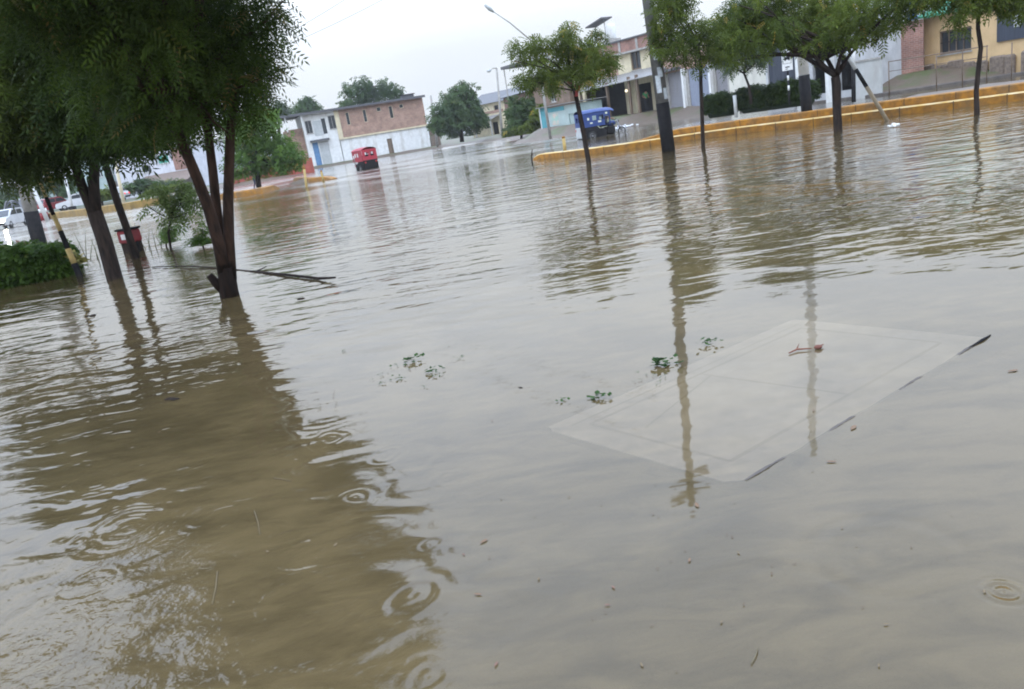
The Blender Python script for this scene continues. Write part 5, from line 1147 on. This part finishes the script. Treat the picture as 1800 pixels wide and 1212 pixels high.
# ------------------------------------------------------------------ litter bins, barrel
def bin_(px_, py_, hpx, label, Yo=None, s_=1.0):
    B = gp(px_, py_); r = empty('litter_bin', tuple(B), R(-25), label, 'litter bin', 'red litter bins'); h_ = hpx*m_per_px(B.y)
    mb = MB(); mb.box(-.22*s_,.22*s_,-.18*s_,.18*s_,h_*.45,h_, bev=.03); mb.build('bin_body', mat('red_bin_plastic', (.22,.018,.022), (.15,.014,.016), .6, 5), r)
    mb = MB(); mb.box(-.07*s_,.07*s_,-.192*s_,-.182*s_,h_*.62,h_*.85); mb.build('white_label', M_white, r)
    mb = MB(); mb.box(-.24*s_,.24*s_,-.2*s_,.2*s_,h_+.002,h_+.05, bev=.015); mb.build('lid', M_black, r)
    for x in (-.17*s_, .17*s_): mb = MB(); mb.tube([(x,0,-.3),(x,0,h_*.5)], .04, 8); mb.build('leg', M_black, r)
    mb = MB(); mb.box(-.2*s_,.2*s_,-.14*s_,.14*s_,-.2,h_*.447); mb.build('plinth', M_barkd, r)
bin_(236, 444, 40, 'red litter bin with a white label standing in water by the slender tree')
bin_(103, 464, 30, 'small red litter bin behind the hedge beside the striped post', None, .7)
q = at(78, 384, 70); r = empty('traffic_barrel', (q.x, q.y, .28), 0, 'red and white traffic barrel on the far left kerb', 'barrel')
mb = MB(); mb.tube([(0,0,-.3),(0,0,.35)], [.42,.4], 14); mb.tube([(0,0,.7),(0,0,1.0)], [.37,.34], 14); mb.build('red_band', mat('red_bin_plastic', (.36,.03,.035)), r); mb = MB(); mb.tube([(0,0,.35),(0,0,.7)], [.4,.37], 14); mb.build('white_band', M_white, r)
# yellow posts at the mounds
for (a, b_, Y0, lab) in (((539, 330), (534, 292), gp(539, 330).y, 'thin yellow post leaning in the water before the dirt mound'), ((568, 316), (564, 300), gp(568, 320).y, 'short yellow post on the broken kerb'), ((993, 262), (990, 240), 31.5, 'short yellow post at the nose of the stepped kerb')):
    B = at(*a, Y0); T_ = at(*b_, Y0)-B; r = empty('yellow_post', tuple(B), 0, lab, 'post', 'yellow marker posts'); mb = MB(); mb.tube([T_*-.3, T_*.85], .07, 8); mb.build('post_shaft', M_stripy, r); mb = MB(); mb.tube([T_*.85, T_], [.075,.06], 8); mb.build('cap', M_kerb, r)
B = gp(935, 286); mb = MB(); mb.tube([(0,0,-.2),(.02,0,.25),(.10,0,.52)], [.035,.03,.012], 6); mb.tube([(.02,0,.25),(.12,.02,.34)], [.02,.006], 5); o = mb.build('dead_stick', M_barkd); o.location = B; tag(o, 'dark bare stick poking out of the water at the kerb nose', 'stick')

# ------------------------------------------------------------------ floating debris
a = gp(268, 471); b_ = gp(604, 494); mb = MB(); d = b_-a
pts = [a+d*t+Vector((.10*math.sin(t*5), .22*math.sin(t*3.1), .012+.012*math.sin(t*9))) for t in [i/16 for i in range(17)]]; pts[-1].z += .04
mb.tube(pts, [.008+.013*(i/16) for i in range(16)]+[.012], 7); mb.tube([pts[10], pts[10]+Vector((.12,.25,.03))], [.015,.006], 5)
o = mb.build('floating_branch', M_barkd); tag(o, 'long thin dark branch floating past the three stemmed trunk', 'branch')
def debris(px_, py_, s_, label, m=M_barkd):
    B = gp(px_, py_); mb = MB()
    for k in range(5): a = random.uniform(0, 6.28); mb.ball((random.uniform(-1,1)*s_, random.uniform(-.5,.5)*s_, .0), s_*random.uniform(.3,.6), 7, 5, 0, (1.3,.9,.45))
    o = mb.build('debris_clump', m); o.location = B; return tag(o, label, 'debris', 'floating dark debris')
debris(158, 556, .06, 'dark debris clump afloat below the hedge'); debris(526, 526, .05, 'dark flat debris afloat right of the three stemmed trunk'); debris(915, 682, .014, 'tiny dark clump alone in the open water')
debris(305, 702, .05, 'dark sunken leaf patch in the shade of the big tree')
def sprig(px_, py_, size, label, n=7, m=None):
    size *= 2.3; n = int(n*1.6)
    B = gp(px_, py_); P = []; Q = []; T_ = []
    for i in range(n):
        a = random.uniform(0, 6.28); rr = size*random.uniform(.1, 1); c = Vector((rr*math.cos(a), rr*math.sin(a)*.6, random.uniform(.002, size*.45))); l = size*random.uniform(.28, .5); b2 = random.uniform(0, 6.28)
        dr = Vector((math.cos(b2), math.sin(b2), random.uniform(-.1, .7))).normalized()*l; w = dr.cross(Vector((0,0,1))).normalized()*l*.42
        o = len(P); P += [c, c+dr*.5-w, c+dr, c+dr*.5+w]; Q.append((o, o+1, o+2, o+3)); T_.append(random.uniform(.1, .9))
    P = np.array([tuple(p) for p in P]); P[:, 2] = np.maximum(P[:, 2], .003)
    ob = np_mesh('floating_weed', P, np.array(Q), m or L_weed, None, np.array(T_)); ob.location = B
    return tag(ob, label, 'weed', 'floating green weed sprigs')
L_weed = leafmat('water_weed', (.018,.042,.014), (.05,.10,.028))
sprig(1243, 607, .035, 'green weed sprig afloat at the far left edge of the slab', 14); sprig(1168, 643, .045, 'largest green weed sprig at the slab edge', 20); sprig(1054, 702, .032, 'bright weed sprig afloat off the near left slab corner', 14); sprig(990, 706, .022, 'smallest faint weed sprig left of the bright one', 6)
for k, (x, y, s_, n, wh) in enumerate(((725, 637, .045, 13, 'topmost'), (692, 646, .02, 5, 'upright'), (762, 655, .035, 10, 'rightmost large'), (672, 659, .016, 5, 'left outlying'), (745, 681, .014, 4, 'lowest'), (672, 675, .016, 5, 'lower left'), (808, 631, .018, 6, 'right outlying'), (785, 608, .010, 3, 'small dark far'), (698, 668, .026, 7, 'pale half sunken'), (770, 662, .018, 6, 'rounded'), (607, 618, .015, 4, 'leftmost dark'), (722, 650, .014, 4, 'small central'), (655, 668, .012, 3, 'tiny left'))):
    sprig(x, y, s_, f'{wh} sprig of the loose green weed patch in mid water', n)
for k in range(12): sprig(1105+random.uniform(0, 70), 665-random.uniform(-14, 16), .009, 'tiny weed fragment drifting between the larger slab edge sprigs', 3)
# twig on the slab
B = gp(1412, 618); mb = MB(); mb.tube([(-.09,-.01,.008),(-.03,.02,.012),(.05,0,.01)], [.004,.006,.003], 6); mb.tube([(-.03,.02,.012),(.0,.06,.03)], [.004,.002], 5); mb.ball((.09,.0,.012), .022, 8, 6, 0, (1.2,.8,.6)); mb.tube([(.07,.0,.012),(.13,.02,.015)], .004, 5)
o = mb.build('fallen_twig', mat('rust_brown_twig', (.17,.06,.035), (.10,.04,.03), .8, 9)); o.location = B; tag(o, 'rust brown twig lying on the submerged slab', 'twig')
# sticks and pale leaves in the foreground
M_straw = mat('pale_straw', (.13,.105,.06), (.10,.08,.045), .7, 9)
for (x0, y0, x1, y1, lab) in ((447, 898, 457, 940, 'pale straw floating in the big dark reflection'), (382, 1005, 373, 1062, 'pale thin straw among the rain rings'), (1332, 1140, 1320, 1168, 'short pale straw near the bottom edge'), (480, 840, 512, 846, 'ochre straw lying across the dark reflection')):
    a = gp(x0, y0, .004); b_ = gp(x1, y1, .004); mb = MB(); mb.tube([a, a.lerp(b_, .5)+Vector((.004,0,.001)), b_], .0019, 5); o = mb.build('floating_straw', M_straw); tag(o, lab, 'straw', 'pale floating straws')
M_leafp = mat('pale_fallen_leaf', (.155,.115,.065), (.09,.065,.035), .7, 9); M_leafpk = mat('pinkish_fallen_leaf', (.15,.082,.056), None, .7, 9); M_leafbr = mat('brown_fallen_leaf', (.16,.10,.06), None, .8, 9)
def leaf(px_, py_, s_, m, label, ang=None):
    B = gp(px_, py_, .003); a = random.uniform(0, 6.28) if ang is None else ang; n = 6; vs = [(0,0,0)]
    pr = [(-1,0),(-.5,.32),(.1,.36),(.6,.2),(1,0),(.6,-.2),(.1,-.34),(-.5,-.3)]
    vs = [(x*s_, y*s_, .0015+.03*s_*abs(y)) for x, y in pr]; mb = MB(); mb.add(vs+[(0,0,.0005)], [(i, (i+1) % 8, 8) for i in range(8)]); o = mb.build('fallen_leaf', m); o.location = B; o.rotation_euler = (0,0,a); return tag(o, label, 'leaf', 'fallen leaves afloat in the foreground')
for (x, y, s_, m, lab) in ((947, 1018, .011, M_leafp, 'pale cream leaf afloat left of the pink leaf pair'), (1078, 1033, .012, M_leafpk, 'upper pinkish leaf of the foreground pair'), (1068, 1064, .011, M_leafpk, 'lower pinkish leaf of the foreground pair'), (1268, 1094, .009, M_leafp, 'cream leaf afloat below the slab corner'), (872, 1168, .013, M_leafpk, 'curled leaf near the bottom edge left of centre'), (1128, 1169, .011, M_leafp, 'long cream leaf near the bottom edge'), (1298, 972, .010, M_leafp, 'cream leaf straight below the slab'), (1480, 928, .008, M_leafp, 'tiny bright leaf right below the slab'), (1558, 1098, .010, M_leafp, 'bright leaf left of the round ripple'), (1000, 874, .008, M_leafp, 'tiny pale leaf left below the slab'), (850, 952, .022, M_leafbr, 'brown sunken leaf left of centre'), (815, 975, .010, M_leafpk, 'pinkish leaf under the brown sunken leaf'), (1212, 985, .014, M_leafbr, 'brown leaf speck below the slab'), (840, 1045, .016, M_leafbr, 'dark brown leaf beside the bottom left reflection'), (1462, 812, .022, M_leafbr, 'brown leaf stain right of the slab edge'), (1225, 888, .022, M_leafbr, 'brown leaf stain under the slab corner'), (1430, 722, .012, M_leafbr, 'dark leaf on the slab border'), (1500, 752, .03, M_leafbr, 'dark leaf cluster along the right slab edge'), (1730, 1040, .012, M_leafp, 'yellowish leaf on the rim of the round ripple'), (1780, 652, .03, M_leafbr, 'dark curled leaf at the right edge of the picture'), (590, 958, .014, M_leafp, 'pale leaf in the dark reflection'), (470, 970, .012, M_leafp, 'straw coloured leaf over the rain rings'), (280, 760, .012, M_leafpk, 'pinkish leaf in the left reflection'), (1545, 1170, .008, M_leafp, 'tiny leaf near the bottom right'), (865, 740, .010, M_leafbr, 'tiny brown leaf left of the slab')):
    leaf(x, y, s_, m, lab)
M_speck = mat('dark_leaf_speck', (.13,.095,.06), (.07,.05,.035), .8, 9)
for k in range(46):
    cx_, cy_ = random.choice(((1230, 940), (1180, 905), (1000, 900), (880, 1010), (1480, 790), (1350, 1010), (1640, 980), (1100, 1110)))
    x_, y_ = cx_+random.gauss(0, 55), min(1195, cy_+random.gauss(0, 38)); in_slab = abs((x_-1300)/360)+abs((y_-710)/140) < 1
    if in_slab or not 790 < x_ < 1780: continue
    leaf(x_, y_, random.uniform(.003, .0085), M_speck, 'tiny dark leaf speck drifting in the muddy right foreground')
# wake of the blue mototaxi
M_foam = mat('white_foam', (.82,.84,.86), (.7,.72,.74), .6, 20, bump=.03)
for (x, y, w_, lab) in ((1072, 231, .75, 'white wake splash at the front wheel of the blue mototaxi'), (1093, 226, .6, 'white wake splash ahead of the blue mototaxi')):
    B = gp(x, y); mb = MB()
    for k in range(34): u_ = random.gauss(0, .4); mb.ball((u_*w_*1.6, random.gauss(0,.15), .03+abs(random.gauss(0, .07))), random.uniform(.03,.09), 6, 4, 0, (1.6,1,.7))
    o = mb.build('wake_splash', M_foam); o.location = B; tag(o, lab, 'splash', 'wake of the blue mototaxi')

# ------------------------------------------------------------------ damp air
mh = bpy.data.materials.new('damp_air'); mh.use_nodes = True; nt = mh.node_tree; nt.nodes.remove(nt.nodes['Principled BSDF'])
pv = node(nt, 'ShaderNodeVolumePrincipled', Density=HAZE, Anisotropy=.2); pv.inputs['Color'].default_value = (.92,.95,.98,1); nt.links.new(pv.outputs[0], nt.nodes['Material Output'].inputs['Volume'])
if HAZE > 0:
    mb = MB(); mb.box(-3700, 3700, -3700, 3700, -2.0, 18.0); hz_ = mb.build('haze', mh); tag(hz_, 'faint damp haze over the flooded street', None, None, 'stuff')
# ------------------------------------------------------------------ camera and render
cam = bpy.data.cameras.new('camera'); co = bpy.data.objects.new('camera', cam); COL.objects.link(co)
D = Vector((0, -math.sin(PX), -math.cos(PX))); Xv = Vector((1, 0, 0)); Fw = Vector((0, math.cos(PX), -math.sin(PX)))
rt_ = Xv*math.cos(TH)+D*math.sin(TH); up_ = Xv*math.sin(TH)-D*math.cos(TH)
Mc = Matrix((rt_, up_, -Fw)).transposed().to_4x4(); Mc.translation = (0, 0, H); co.matrix_world = Mc
cam.sensor_width = 36; cam.lens = 27; cam.clip_end = 6000; cam.clip_start = .05
SC.camera = co
SC.render.engine = 'CYCLES'
SC.cycles.use_denoising = True; SC.cycles.max_bounces = 7; SC.cycles.transparent_max_bounces = 8; SC.cycles.diffuse_bounces = 3; SC.cycles.glossy_bounces = 3; SC.cycles.filter_width = 1.9
SC.cycles.sample_clamp_indirect = 8
SC.view_settings.view_transform = 'Standard'; SC.view_settings.look = 'None'; SC.view_settings.exposure = 0; SC.view_settings.gamma = 1
